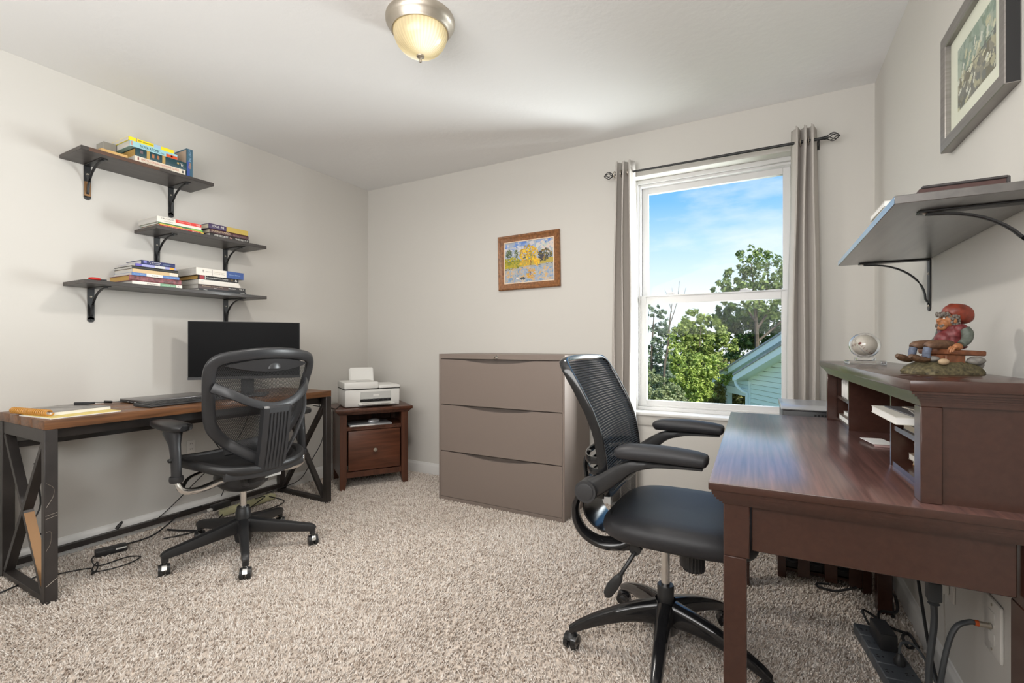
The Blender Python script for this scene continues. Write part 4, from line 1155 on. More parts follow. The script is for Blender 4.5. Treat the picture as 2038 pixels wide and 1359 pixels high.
def caster(par, loc, ang, chrome=True):
    bm = new_bm()
    c, s = math.cos(ang), math.sin(ang)
    for q in (-1, 1):
        cyl(bm, (q * 0.006 * -s, q * 0.006 * c, 0.028), (q * 0.023 * -s, q * 0.023 * c, 0.028), 0.028, 0.025, n=20)
    o = obj('caster', bm, 'blackgloss' if not chrome else 'black', par, loc=loc)
    return o

# ------------------------------------------------------------------ left chair: ribbed spine, mesh back
ch1 = thing('office_chair', 'black mesh office chair with ribbed spine and chrome arm tubes at the long desk', 'office chair', (-2.375, 1.461, 0), math.radians(89))
base_rot = math.radians(-102) - math.radians(89)
for k in range(5):
    a = base_rot + 2 * PI * k / 5
    dx, dy = math.cos(a), math.sin(a)
    bm = new_bm()
    pts = [(dx * 0.03, dy * 0.03, 0.142), (dx * 0.15, dy * 0.15, 0.122), (dx * 0.27, dy * 0.27, 0.104), (dx * 0.325, dy * 0.325, 0.096), (dx * 0.345, dy * 0.345, 0.085)]
    sweep(bm, smooth_path(pts, 4), [0.050, 0.042, 0.036, 0.034, 0.026], [0.074, 0.058, 0.046, 0.040, 0.026], n=12, power=4.5)
    cyl(bm, (dx * 0.333, dy * 0.333, 0.062), (dx * 0.333, dy * 0.333, 0.098), 0.014, n=12)
    leg = obj('leg', bm, 'black', ch1)
    ca = math.radians(-31.6 - 89) + (0.12, -0.15, 0.1, -0.05, 0.2)[k]
    off = (dx * 0.336, dy * 0.336, 0)
    caster(leg, off, ca)
    bm = new_bm()
    c_a, s_a = math.cos(ca), math.sin(ca)
    # chrome hood strap over the wheel pair
    arc = [(0.0305 * math.cos(t), 0, 0.028 + 0.0305 * math.sin(t)) for t in [PI * (0.08 + 0.84 * q / 8) for q in range(9)]]
    sweep(bm, [(off[0] + p[0] * c_a, off[1] + p[0] * s_a, p[2]) for p in arc], [0.020], [0.003], up=(0, 0, 1) if False else (c_a * 0.01, s_a * 0.01, 0.2), n=6, power=6)
    cyl(bm, (off[0], off[1], 0.052), (off[0], off[1], 0.068), 0.007, n=10)
    obj('caster_hood', bm, 'chrome', leg)
bm = new_bm(); lathe(bm, [(0.020, 0.055), (0.036, 0.060), (0.042, 0.100), (0.043, 0.168), (0.040, 0.172), (0.036, 0.174), (0.034, 0.218), (0.031, 0.222), (0.029, 0.236), (0.0, 0.236)], 24); obj('hub', bm, 'black', ch1)
bm = new_bm(); cyl(bm, (0, 0, 0.236), (0, 0, 0.335), 0.0155, n=20); obj('gas_lift', bm, 'chrome', ch1)
bm = new_bm()
sphere(bm, (0, 0.02, 0.385), (0.115, 0.150, 0.072), 22, 14); box(bm, (-0.07, -0.12, 0.36), (0.07, 0.12, 0.425), 0.02, 2)
obj('tilt_mechanism', bm, 'greyplastic', ch1)
bm = new_bm()
sweep(bm, smooth_path([(0, 0.02, 0.345), (0, -0.08, 0.375), (0, -0.14, 0.410), (0, -0.205, 0.450), (0, -0.232, 0.50)], 5), [0.085, 0.095, 0.11, 0.13], [0.032, 0.034, 0.036, 0.036], up=(0, -0.3, 1), n=12, power=4)
obj('spine_base', bm, 'greyplastic', ch1)
bm = new_bm(); box(bm, (0.015, -0.165, 0.398), (0.10, -0.158, 0.425), 0.001); obj('care_label', bm, 'paper', ch1, rot=None)
# seat pan and mesh
def seat_rim(x, y):
    return 0.482 + 0.10 * max(0, y - 0.12) * -0.6 + 0.035 * (abs(x) / 0.25) ** 2 * 0.6 + (0.0 if y > -0.1 else (y + 0.1) * 0.10)
bm = new_bm()
pts = []
for i in range(40):
    a = 2 * PI * i / 40
    c, s = math.cos(a), math.sin(a)
    x = 0.247 * math.copysign(abs(c) ** 0.62, c); y = 0.030 + 0.255 * math.copysign(abs(s) ** 0.62, s)
    pts.append((x, y, seat_rim(x, y)))
sweep(bm, pts, 0.046, 0.040, up=(0, 0, 1), n=10, power=2.6, closed=True)
obj('seat_frame', bm, 'black', ch1)
bm = new_bm()
nn = 22
g = [[bm.verts.new((0.238 * u * (1 - 0.06 * v ** 4), 0.030 + 0.246 * v * (1 - 0.06 * u ** 4), seat_rim(0.24 * u, 0.03 + 0.25 * v) + 0.010 - 0.030 * (1 - u * u) * (1 - v * v))) for u in [-1 + 2 * i / nn for i in range(nn + 1)]] for v in [-1 + 2 * j / nn for j in range(nn + 1)]]
def sq(u, v): return abs(u) ** 3.2 + abs(v) ** 3.2 < 1.0
for j in range(nn):
    for i in range(nn):
        if sq(-1 + 2 * (i + .5) / nn, -1 + 2 * (j + .5) / nn): bm.faces.new([g[j][i], g[j][i + 1], g[j + 1][i + 1], g[j + 1][i]])
for v in [v for v in bm.verts if not v.link_faces]: bm.verts.remove(v)
so = obj('seat_mesh', bm, 'meshcloth', ch1, smooth=60); so.modifiers.new('s', 'SOLIDIFY').thickness = 0.003
bm = new_bm(); sweep(bm, smooth_path([(-0.20, -0.19, 0.462), (0, -0.215, 0.448), (0.20, -0.19, 0.462)], 6), [0.03], [0.05], n=10, power=3); box(bm, (-0.16, -0.16, 0.43), (0.16, 0.20, 0.455), 0.012, 2); obj('seat_pan', bm, 'charcoal', ch1)
# arms
for sx in (-1, 1):
    bm = new_bm()
    sweep(bm, smooth_path([(sx * 0.05, -0.03, 0.412), (sx * 0.16, -0.05, 0.402), (sx * 0.245, -0.055, 0.392), (sx * 0.305, -0.05, 0.405), (sx * 0.322, -0.03, 0.452)], 6), [0.040, 0.034, 0.030, 0.030, 0.030], [0.022, 0.022, 0.022, 0.024], up=(0, 1, 0.1), n=10, power=2.4)
    sweep(bm, smooth_path([(sx * 0.16, 0.08, 0.438), (sx * 0.235, 0.05, 0.428), (sx * 0.29, -0.005, 0.402)], 5), [0.020], [0.016], up=(0, 0.5, 1), n=8)
    obj('arm_bracket', bm, 'chrome', ch1)
    bm = new_bm()
    lathe(bm, [(0.0, 0.442), (0.026, 0.444), (0.029, 0.456), (0.027, 0.470), (0.0, 0.472)], 16, c=(sx * 0.322, -0.028, 0))
    sweep(bm, smooth_path([(sx * 0.322, -0.028, 0.468), (sx * 0.322, -0.024, 0.54), (sx * 0.322, -0.014, 0.61), (sx * 0.318, 0.004, 0.655), (sx * 0.316, 0.015, 0.678)], 4), [0.045, 0.050, 0.056, 0.092, 0.115], [0.036, 0.036, 0.040, 0.058, 0.066], up=(1, 0, 0), n=12, power=2.8)
    ap = obj('arm_post', bm, 'greyplastic', ch1)
    bm = new_bm(); cyl(bm, (sx * 0.340, -0.022, 0.545), (sx * 0.352, -0.022, 0.545), 0.009, n=10); obj('height_button', bm, 'black', ap)
    bm = new_bm()
    sweep(bm, smooth_path([(sx * 0.308, -0.075, 0.690), (sx * 0.312, -0.06, 0.692), (sx * 0.315, 0.02, 0.694), (sx * 0.302, 0.14, 0.694), (sx * 0.282, 0.215, 0.690), (sx * 0.278, 0.228, 0.688)], 5), [0.045, 0.092, 0.100, 0.092, 0.080, 0.044], [0.018, 0.038, 0.044, 0.038, 0.030, 0.014], up=(0, 0, 1), n=16, power=3.2)
    pd = obj('arm_pad', bm, 'black', ch1)
# back rim
bk = [(0.505, 0.02), (0.52, 0.060), (0.56, 0.115), (0.60, 0.162), (0.64, 0.203), (0.68, 0.232), (0.74, 0.250), (0.82, 0.262), (0.90, 0.272), (0.95, 0.276), (0.988, 0.266), (1.010, 0.234), (1.023, 0.165), (1.031, 0.09), (1.034, 0.0)]
def back_y(x, z): return -0.150 - 0.27 * (z - 0.66) - 0.06 * max(0, z - 0.88) + 0.75 * x * x - 0.9 * max(0, 0.60 - z)
outl = [(x, z) for z, x in bk] + [(-x, z) for z, x in reversed(bk[:-1])]
outl = [(p.x, p.y) for p in smooth_path([(x, z, 0) for x, z in outl], 3, closed=True)]
pts = [(x * 0.93, back_y(x, z), z if z < 0.9 else z - 0.006) for x, z in outl]
bm = new_bm()
ups = [Vector((0.5 * -1.5 * x, 1, 0.17)).normalized() for x, z in outl]
sweep(bm, pts, [0.054], [0.026], up=ups, n=12, power=2.8, closed=True)
obj('back_frame', bm, 'greyplastic', ch1, smooth=50)
zs = sorted(bk)
def halfw(z): return interp(zs, z) * 0.93 - 0.006 if z < 1.0 else 0.0
bm = new_bm()
lattice(bm, lambda u, v: (u, back_y(u, v) + 0.006, v), lambda u, v: 0.53 < v < 0.985 and abs(u) < halfw(v), -0.26, 0.26, 0.51, 1.0, 0.0066, 0.0023, True, 1.7)
o = obj('back_mesh', bm, 'meshcloth', ch1, smooth=0, recalc=False)
# tinted inner weave band and coat handle plate
bm = new_bm()
n = 24
top = [(-0.205 + 0.41 * i / n) for i in range(n + 1)]
poly = [(x, 0.9725 + 0.026 * (1 - (x / 0.205) ** 2)) for x in top] + [(x, 0.9675 - 0.030 * (1 - (x / 0.205) ** 2)) for x in reversed(top)]
tmp = bmesh.new()
va = [tmp.verts.new((x, back_y(x, z) - 0.016, z)) for x, z in poly]; vb = [tmp.verts.new((x, back_y(x, z) + 0.002, z)) for x, z in poly]
m_ = len(poly)
for i in range(n):
    tmp.faces.new([va[i], va[i + 1], va[m_ - 2 - i], va[m_ - 1 - i]] if i < n else []); tmp.faces.new([vb[i], vb[i + 1], vb[m_ - 2 - i], vb[m_ - 1 - i]])
for i in range(m_): tmp.faces.new([va[i], va[(i + 1) % m_], vb[(i + 1) % m_], vb[i]])
_merge(bm, tmp)
hp = obj('headrest_plate', bm, 'greyplastic', ch1)
bm = new_bm(); sphere(bm, (0.008, back_y(0, 0.955) - 0.016, 0.951), (0.034, 0.012, 0.036), 20, 12)
bmesh.ops.bisect_plane(bm, geom=bm.verts[:] + bm.edges[:] + bm.faces[:], plane_co=(0, 0, 0.951), plane_no=(0, 0, -1), clear_outer=True)
obj('mount_cap', bm, 'silver' if False else 'greyplastic', hp)
# yoke bar from rim to spine, and lower struts
bm = new_bm()
yoke = [(-0.240, back_y(0.24, 0.86) - 0.012, 0.872), (-0.19, -0.230, 0.840), (-0.10, -0.264, 0.790), (0, -0.279, 0.768), (0.10, -0.264, 0.790), (0.19, -0.230, 0.840), (0.240, back_y(0.24, 0.86) - 0.012, 0.872)]
sweep(bm, smooth_path(yoke, 6), [0.020], [0.050, 0.044, 0.040, 0.046, 0.040, 0.044, 0.050], up=(0, 0.25, 1), n=10, power=3)
obj('back_yoke', bm, 'greyplastic', ch1)
for sx in (-1, 1):
    bm = new_bm()
    sweep(bm, smooth_path([(sx * 0.232, back_y(0.235, 0.80) - 0.012, 0.85), (sx * 0.20, -0.215, 0.74), (sx * 0.14, -0.232, 0.62), (sx * 0.075, -0.234, 0.52)], 5), [0.020], [0.014], up=(sx, 0.2, 0), n=8, power=3)
    if sx > 0: obj('back_strut', bm, 'greyplastic', ch1)
    else: bm.free()
# spine block with ribs
bm = new_bm()
prof = []
nr_ = 6
xs = [-0.072]
for k in range(nr_):
    c = -0.045 + 0.090 * k / (nr_ - 1)
    xs += [c - 0.0050, c - 0.0030, c + 0.0030, c + 0.0050]
xs += [0.072]
def spine_c(z): return interp([(0.45, -0.217), (0.55, -0.242), (0.65, -0.260), (0.76, -0.276), (0.785, -0.272)], z)
zz = [0.452, 0.458, 0.50, 0.56, 0.62, 0.68, 0.735, 0.742, 0.765, 0.775]
rr = []
for i, z in enumerate(zz):
    ring = []
    rib = 0.005 if 1 < i < 7 else 0.0
    e_ = 0.006 if i in (0, len(zz) - 1) else 0.0
    for k, x in enumerate(xs):
        groove = rib if (k - 1) % 4 in (1, 2) and 0 < k < len(xs) - 1 else 0
        edge = 0.010 if k in (0, len(xs) - 1) else 0
        ring.append(Vector((x * (1 - e_ * 4), spine_c(z) - 0.026 + groove + edge + e_, z)))
    ring.append(Vector((0.070, spine_c(z) + 0.016, z))); ring.append(Vector((-0.070, spine_c(z) + 0.016, z)))
    rr.append(ring)
rings(bm, rr)
obj('spine', bm, 'greyplastic', ch1, smooth=35)
bm = new_bm()
lattice(bm, lambda u, v: (u, -0.215 + 0.3 * u * u - 0.05 * (v - 0.6), v), lambda u, v: True, -0.17, 0.17, 0.53, 0.60, 0.02, 0.001, True)
bm.free()
bm = new_bm(); sweep(bm, smooth_path([(-0.15, -0.095, 0.565), (0, -0.125, 0.57), (0.15, -0.095, 0.565)], 6), [0.02], [0.06, 0.075, 0.06], up=(0, 0.2, 1), n=10, power=3); obj('lumbar_pad', bm, 'charcoal', ch1)

# ------------------------------------------------------------------ right chair: mesh back, padded flip arms
ch2 = thing('office_chair', 'black mesh office chair with padded seat and flip-up arms at the brown desk', 'office chair', (-0.307, 1.675, 0), math.radians(-90))
for k in range(5):
    a = math.radians(203 - 72 * k) + PI / 2
    dx, dy = math.cos(a), math.sin(a)
    bm = new_bm()
    pts = [(dx * 0.03, dy * 0.03, 0.150), (dx * 0.11, dy * 0.11, 0.142), (dx * 0.20, dy * 0.20, 0.120), (dx * 0.285, dy * 0.285, 0.088), (dx * 0.325, dy * 0.325, 0.066)]
    sweep(bm, smooth_path(pts, 4), [0.060, 0.050, 0.042, 0.034, 0.028], [0.085, 0.062, 0.046, 0.034, 0.026], n=12, power=3.2)
    leg = obj('leg', bm, 'blackgloss', ch2)
    ca = a + (1.1, 0.9, -0.8, 0.6, -0.5)[k]
    off = (dx * 0.322, dy * 0.322, 0)
    caster(leg, off, ca, chrome=False)
    bm = new_bm()
    sphere(bm, (off[0], off[1], 0.030), (0.027, 0.027, 0.031), 16, 10)
    bmesh.ops.bisect_plane(bm, geom=bm.verts[:] + bm.edges[:] + bm.faces[:], plane_co=(off[0], off[1], 0.030), plane_no=(0.35 * math.cos(ca), 0.35 * math.sin(ca), -1), clear_outer=True)
    cyl(bm, (off[0], off[1], 0.048), (off[0], off[1], 0.075), 0.010, n=10)
    obj('caster_hood', bm, 'black', leg)
bm = new_bm(); lathe(bm, [(0.012, 0.020), (0.014, 0.060), (0.034, 0.078), (0.044, 0.090), (0.048, 0.165), (0.047, 0.176), (0.036, 0.180), (0.0, 0.180)], 28); obj('hub', bm, 'blackgloss', ch2)
bm = new_bm(); lathe(bm, [(0.027, 0.178), (0.028, 0.238), (0.026, 0.242), (0.0, 0.242)], 24); obj('gas_sleeve', bm, 'black', ch2)
bm = new_bm(); cyl(bm, (0, 0, 0.242), (0, 0, 0.425), 0.0145, n=20); obj('gas_lift', bm, 'chrome', ch2)
bm = new_bm(); box(bm, (-0.085, -0.11, 0.405), (0.085, 0.12, 0.450), 0.012, 2); cyl(bm, (0.05, 0.085, 0.345), (0.05, 0.085, 0.42), 0.030, 0.034, n=20); obj('tilt_mechanism', bm, 'black', ch2)
bm = new_bm(); cyl(bm, (0.050, 0.098, 0.335), (0.050, 0.098, 0.346), 0.030, n=20)
for q in range(20):
    a = 2 * PI * q / 20; cyl(bm, (0.05 + 0.031 * math.cos(a), 0.098 + 0.031 * math.sin(a), 0.335), (0.05 + 0.033 * math.cos(a), 0.098 + 0.033 * math.sin(a), 0.405), 0.0028, n=5)
cyl(bm, (0.05, 0.098, 0.337), (0.05, 0.098, 0.405), 0.031, n=20)
obj('tension_knob', bm, 'black', ch2)
# height lever
bm = new_bm(); tube(bm, [(0.06, -0.03, 0.425), (0.17, -0.055, 0.415), (0.205, -0.080, 0.375), (0.215, -0.100, 0.340)], 0.0065, n=8); obj('lever_rod', bm, 'black', ch2)
bm = new_bm(); sweep(bm, smooth_path([(0.213, -0.096, 0.346), (0.216, -0.106, 0.328), (0.219, -0.124, 0.300), (0.221, -0.138, 0.275), (0.222, -0.143, 0.266)], 4), [0.012, 0.030, 0.036, 0.028, 0.010], [0.008, 0.014, 0.016, 0.012, 0.006], up=(1, 0, 0), n=12); obj('lever_paddle', bm, 'black', ch2)
bm = new_bm(); cyl(bm, (0.06, -0.06, 0.418), (0.185, -0.06, 0.418), 0.018, n=16); obj('lever_housing', bm, 'black', ch2)
# seat cushion
bm = new_bm()
NU, NV = 36, 14
rr = []
def seat2(a, t):
    c, s = math.cos(a), math.sin(a)
    p = 0.56
    x = math.copysign(abs(c) ** p, c); y = math.copysign(abs(s) ** p, s)
    return x, y
lev = [(0.0, 0.448, 0.0), (0.75, 0.447, 0), (0.90, 0.450, 0), (0.975, 0.462, 0), (1.0, 0.482, 0), (0.985, 0.500, 0), (0.94, 0.515, 0), (0.84, 0.525, 0), (0.65, 0.530, 0), (0.4, 0.531, 0), (0.001, 0.530, 0)]
for s_, z, _ in lev:
    ring = []
    for i in range(NU):
        a = 2 * PI * i / NU
        x, y = seat2(a, 0)
        X, Y = 0.252 * x * max(s_, 0.001), 0.054 + 0.240 * y * max(s_, 0.001)
        zz_ = z - 0.013 - 0.05 * max(0, Y - 0.18) - 0.014 * (1 if z > 0.5 else 0) * (1 - min(1, abs(X) / 0.2) ** 2) * 0.4 + 0.012 * (X / 0.25) ** 2 - 0.02 * max(0, -0.08 - Y)
        ring.append(Vector((X, Y, zz_)))
    rr.append(ring)
rings(bm, rr)
obj('seat_cushion', bm, 'seatcloth', ch2, smooth=70)
# backrest rim
cl2 = [(0.560, -0.150), (0.62, -0.150), (0.70, -0.158), (0.78, -0.172), (0.85, -0.200), (0.93, -0.243), (1.018, -0.298)]
def by2(z): return interp(cl2, z)
def hw2(z): return interp([(0.575, 0.175), (0.60, 0.215), (0.66, 0.226), (0.80, 0.228), (0.92, 0.232), (0.985, 0.226), (1.005, 0.205), (1.015, 0.17)], z)
out2 = [(0.0, 0.572), (0.12, 0.572), (0.185, 0.580), (0.215, 0.605), (0.224, 0.66), (0.226, 0.74), (0.228, 0.82), (0.231, 0.90), (0.232, 0.96), (0.226, 0.995), (0.200, 1.013), (0.12, 1.020), (0.0, 1.023)]
out2 = out2 + [(-x, z) for x, z in reversed(out2[1:-1])]
out2 = [(p.x, p.y) for p in smooth_path([(x, z, 0) for x, z in out2], 3, closed=True)]
bm = new_bm()
pts = [(x * 0.965, by2(z) + 0.25 * x * x - 0.012, z) for x, z in out2]
slope = lambda z: (by2(z + 0.01) - by2(z - 0.01)) / 0.02
ups = [Vector((-0.5 * x, 1, -slope(z))).normalized() for x, z in out2]
sweep(bm, pts, [0.020], [0.032], up=ups, n=10, power=3.4, closed=True)
obj('back_frame', bm, 'blackgloss', ch2, smooth=45)
bm = new_bm()
z = 0.585
while z < 1.012:
    w = min(hw2(z), 0.226) - 0.006
    for dz, th in ((0.0, 0.0040),):
        prev = None
        for i in range(17):
            x = -w + 2 * w * i / 16
            y = by2(z) + 0.25 * x * x + 0.002
            q = [bm.verts.new((x, y + 0.0016, z)), bm.verts.new((x, y - 0.0010, z + th / 2)), bm.verts.new((x, y - 0.0010, z - th / 2))]
            if prev:
                for a, b in ((0, 1), (1, 2), (2, 0)): bm.faces.new([prev[a], q[a], q[b], prev[b]])
            prev = q
    z += 0.0080
obj('back_ribs', bm, 'meshcloth', ch2, smooth=0)
bm = new_bm()
lattice(bm, lambda u, v: (u, by2(v) + 0.25 * u * u - 0.001, v), lambda u, v: abs(u) < min(hw2(v), 0.226) - 0.006 and v < 1.012, -0.23, 0.23, 0.58, 1.015, 0.0040, 0.0021, False)
obj('back_mesh', bm, 'meshcloth', ch2, smooth=0, recalc=False)
# rear ribs (curved lumbar hoops) and their upright
for k in range(4):
    zc = 0.690 - 0.036 * k
    bm = new_bm()
    yb = by2(zc) - 0.012
    w = 0.205
    pts = []
    for i in range(15):
        a = PI * i / 14
        pts.append((w * math.cos(a), yb + 0.25 * (w * math.cos(a)) ** 2 - 0.004 - (0.085 - 0.004 * k) * math.sin(a) ** 0.6, zc))
    sweep(bm, pts, [0.006], [0.024], up=(0, 0, 1), n=8, power=5)
    obj('lumbar_hoop', bm, 'blackgloss', ch2)
for sx in (-1, 1):
    bm = new_bm()
    sweep(bm, smooth_path([(sx * 0.120, by2(0.70) - 0.075, 0.705), (sx * 0.125, by2(0.66) - 0.093, 0.66), (sx * 0.130, by2(0.6) - 0.088, 0.60), (sx * 0.13, by2(0.57) - 0.092, 0.555)], 5), [0.020, 0.024, 0.026, 0.028], [0.012], up=(0, 1, 0), n=10, power=3)
    obj('lumbar_upright', bm, 'blackgloss', ch2)
    # J-shaped back support sweeping under the seat
    bm = new_bm()
    sweep(bm, smooth_path([(sx * 0.115, -0.225, 0.605), (sx * 0.12, -0.262, 0.555), (sx * 0.118, -0.285, 0.500), (sx * 0.11, -0.282, 0.45), (sx * 0.10, -0.255, 0.405), (sx * 0.085, -0.20, 0.378), (sx * 0.07, -0.12, 0.385), (sx * 0.06, -0.06, 0.405)], 5), [0.052, 0.05, 0.046, 0.044, 0.046, 0.05, 0.05], [0.020, 0.022, 0.026, 0.03, 0.03, 0.026], up=(0, 1, 0.3), n=10, power=3)
    obj('back_support', bm, 'blackgloss', ch2)
# silver-lit inner plate joining the two supports
bm = new_bm()
sweep(bm, smooth_path([(0, -0.235, 0.600), (0, -0.262, 0.53), (0, -0.255, 0.46), (0, -0.20, 0.415), (0, -0.10, 0.42)], 5), [0.20, 0.20, 0.19, 0.16, 0.13], [0.008], up=(0, 1, 0.4), n=8, power=6)
obj('back_plate', bm, 'blackgloss', ch2)
# arms
for sx in (-1, 1):
    bm = new_bm()
    cyl(bm, (sx * 0.225, -0.188, 0.612), (sx * 0.292, -0.188, 0.612), 0.034, n=28)
    lathe(bm, [(0.0, 0), (0.026, 0.0), (0.026, 0.002), (0.020, 0.0035), (0.0, 0.0035)], 24, Mx=Matrix.Translation((sx * 0.292, -0.188, 0.612)) @ Matrix.Rotation(sx * PI / 2, 4, 'Y'))
    obj('arm_pivot', bm, 'charcoal', ch2)
    bm = new_bm()
    sweep(bm, smooth_path([(sx * 0.262, -0.188, 0.612), (sx * 0.264, -0.14, 0.640), (sx * 0.268, -0.09, 0.678), (sx * 0.270, -0.045, 0.706), (sx * 0.270, 0.02, 0.718), (sx * 0.270, 0.10, 0.722), (sx * 0.270, 0.150, 0.722)], 5), [0.036, 0.034, 0.034, 0.040, 0.046, 0.046, 0.040], [0.062, 0.054, 0.048, 0.036, 0.018, 0.012, 0.010], up=(0, -0.5, 1), n=12, power=3.4)
    obj('arm', bm, 'black', ch2)
    bm = new_bm()
    sweep(bm, smooth_path([(sx * 0.270, -0.098, 0.738), (sx * 0.270, -0.088, 0.742), (sx * 0.270, -0.05, 0.748), (sx * 0.270, 0.04, 0.750), (sx * 0.270, 0.122, 0.747), (sx * 0.270, 0.157, 0.744), (sx * 0.270, 0.165, 0.743)], 5), [0.020, 0.060, 0.078, 0.082, 0.078, 0.068, 0.030], [0.012, 0.034, 0.046, 0.048, 0.044, 0.036, 0.016], up=(0, 0, 1), n=16, power=2.6)
    obj('arm_pad', bm, 'seatcloth', ch2)
# ================================================================== BROWN DESK (right wall)
RA = math.radians(1.36)
RD = (-0.117, 1.150)
def on_desk(x, y, z=0.0):
    c, s = math.cos(RA), math.sin(RA)
    return (RD[0] + c * x - s * y, RD[1] + s * x + c * y, z)
H_ = 0.757
de = thing('desk', 'dark cherry desk with glossy top along the right wall', 'desk', (RD[0], RD[1], 0), RA)
dl, dd = 1.240, 0.600
bm = new_bm()
box(bm, (0, 0, H_ - 0.018), (dd, dl, H_), 0.0025, 2)
dt = obj('desktop', bm, ['cherry_top', 'cherry'], de)
for pf in dt.data.polygons: pf.material_index = 0 if pf.normal.z > 0.9 else 1
bm = new_bm()
# cove moulding below the slab
for k in range(6):
    t_ = k / 5
    inset = 0.006 + 0.022 * (t_ ** 1.6)
    box(bm, (inset, inset, H_ - 0.018 - 0.0058 * (k + 1)), (dd - 0.004, dl - inset, H_ - 0.018 - 0.0058 * k))
obj('moulding', bm, 'cherry', de)
za = H_ - 0.052
for (x0, y0) in ((0.030, 0.030), (0.530, 0.030), (0.030, dl - 0.084), (0.530, dl - 0.084)):
    bm = new_bm()
    w = 0.054
    box(bm, (x0, y0, 0), (x0 + w - 0.006, y0 + w, za - 0.12), 0.002)
    box(bm, (x0, y0, za - 0.12), (x0 + w, y0 + w, za), 0.002)
    obj('leg', bm, 'cherry', de)
bx('apron', (0.088, 0.044, 0.600), (0.525, 0.062, za), 'cherry', de, 0.0015)
bx('apron', (0.088, dl - 0.062, 0.600), (0.525, dl - 0.044, za), 'cherry', de, 0.0015)
bx('apron', (0.545, 0.088, 0.600), (0.563, dl - 0.088, za), 'cherry', de, 0.0015)
dr = bx('drawer_front', (0.040, 0.088, 0.615), (0.058, dl - 0.088, za - 0.004), 'cherry', de, 0.002)
for q in (0.35, 0.89):
    bm = new_bm(); lathe(bm, [(0.0, 0), (0.005, 0), (0.005, 0.008), (0.012, 0.014), (0.010, 0.020), (0, 0.021)], 14, Mx=Matrix.Translation((0.040, q, 0.66)) @ Matrix.Rotation(-PI / 2, 4, 'Y'))
    obj('knob', bm, 'nickel', dr)

# ------------------------------------------------------------------ hutch on the desk
RH = RA + math.radians(0.95)
def on_h(x, y, z=0.0): return on_desk(x - 0.0166 * y, y, z)
hu = thing('desk_hutch', 'dark cherry hutch with cubbyholes standing on the brown desk', 'hutch', on_desk(0, 0, H_), RH)
hx0, hx1, hy0, hy1, hz = 0.385, 0.588, 0.030, 1.190, 0.243
bm = new_bm(); box(bm, (hx0 - 0.022, hy0 - 0.022, hz - 0.022), (hx1, hy1 + 0.022, hz), 0.002, 2); obj('top', bm, 'cherry', hu)
bm = new_bm()
for k in range(6):
    ins = -0.018 + 0.018 * (1 - math.cos(PI / 2 * k / 5)) if False else -0.018 + 0.018 * math.sin(PI / 2 * k / 5)
    box(bm, (hx0 + ins, hy0 + ins, hz - 0.022 - 0.0050 * (k + 1)), (hx1, hy1 - ins, hz - 0.022 - 0.0050 * k))
obj('moulding', bm, 'cherry', hu)
zt = hz - 0.052
def side(ya, yb, outer):
    bm = new_bm()
    box(bm, (hx0, ya, 0), (hx0 + 0.034, yb, zt), 0.002); box(bm, (hx1 - 0.034, ya, 0), (hx1, yb, zt), 0.002)
    y_in = (ya + 0.010, yb - 0.006) if outer < 0 else (ya + 0.006, yb - 0.010)
    box(bm, (hx0 + 0.034, y_in[0], 0), (hx1 - 0.034, y_in[1], zt), 0)
    return bm
obj('side_panel', side(hy0, hy0 + 0.040, -1), 'cherry', hu)
obj('side_panel', side(hy1 - 0.022, hy1, 1), 'cherry', hu)
bx('back_panel', (hx1 - 0.008, hy0 + 0.04, 0.0), (hx1, hy1 - 0.022, zt), 'cherry', hu)
bx('divider', (hx0 + 0.030, 0.367, 0.0), (hx1 - 0.008, 0.377, zt), 'cherry', hu)
bx('divider', (hx0 + 0.030, 0.908, 0.0), (hx1 - 0.008, 0.918, zt), 'cherry', hu)
bx('cubby_shelf', (hx0 + 0.034, hy0 + 0.040, 0.093), (hx1 - 0.008, 0.367, 0.105), 'cherry', hu)
bx('cubby_shelf', (hx0 + 0.034, 0.918, 0.093), (hx1 - 0.008, hy1 - 0.022, 0.105), 'cherry', hu)
bx('cubby_floor', (hx0 + 0.032, hy0 + 0.040, 0.0), (hx1 - 0.008, 0.367, 0.013), 'cherry', hu)
bx('cubby_floor', (hx0 + 0.032, 0.918, 0.0), (hx1 - 0.008, hy1 - 0.022, 0.013), 'cherry', hu)

# ------------------------------------------------------------------ things in the hutch
def slab(name, label, cat, x, y, z, sx, sy, sz, cov, pg=None, rot=0.0, group=None):
    """closed book / notepad / card lying flat"""
    t = thing(name, label, cat, on_h(x, y, z), RH + rot, group)
    if pg:
        bx('cover', (-sx / 2, -sy / 2, 0), (sx / 2, sy / 2, 0.0016), cov, t)
        bx('pages', (-sx / 2 + 0.001, -sy / 2 + 0.001, 0.0016), (sx / 2 - 0.002, sy / 2 - 0.001, sz - 0.0016), pg, t)
        bx('top_cover', (-sx / 2, -sy / 2, sz - 0.0016), (sx / 2, sy / 2, sz), cov, t)
        bx('spine', (sx / 2 - 0.002, -sy / 2, 0.0), (sx / 2, sy / 2, sz), cov, t)
    else:
        bx('sheet', (-sx / 2, -sy / 2, 0), (sx / 2, sy / 2, sz), cov, t, min(0.001, sz * 0.3))
    return t
zs_ = H_ + 0.1055
slab('book', 'dark brown book under the protruding white book in the near cubbyhole', 'book', 0.500, 0.215, zs_, 0.15, 0.20, 0.018, colmat('umber_cover', (72, 54, 44)), 'cream')
slab('book', 'thin black book just below the protruding white book', 'book', 0.495, 0.225, zs_ + 0.018, 0.15, 0.20, 0.014, colmat('soft_black', (34, 29, 28)), 'cream', 0.03)
slab('book', 'white book jutting out of the near cubbyhole of the hutch', 'book', 0.462, 0.245, zs_ + 0.0325, 0.185, 0.215, 0.017, colmat('pearl_cover', (212, 208, 198)), 'paper')
pz = zs_ + 0.0497
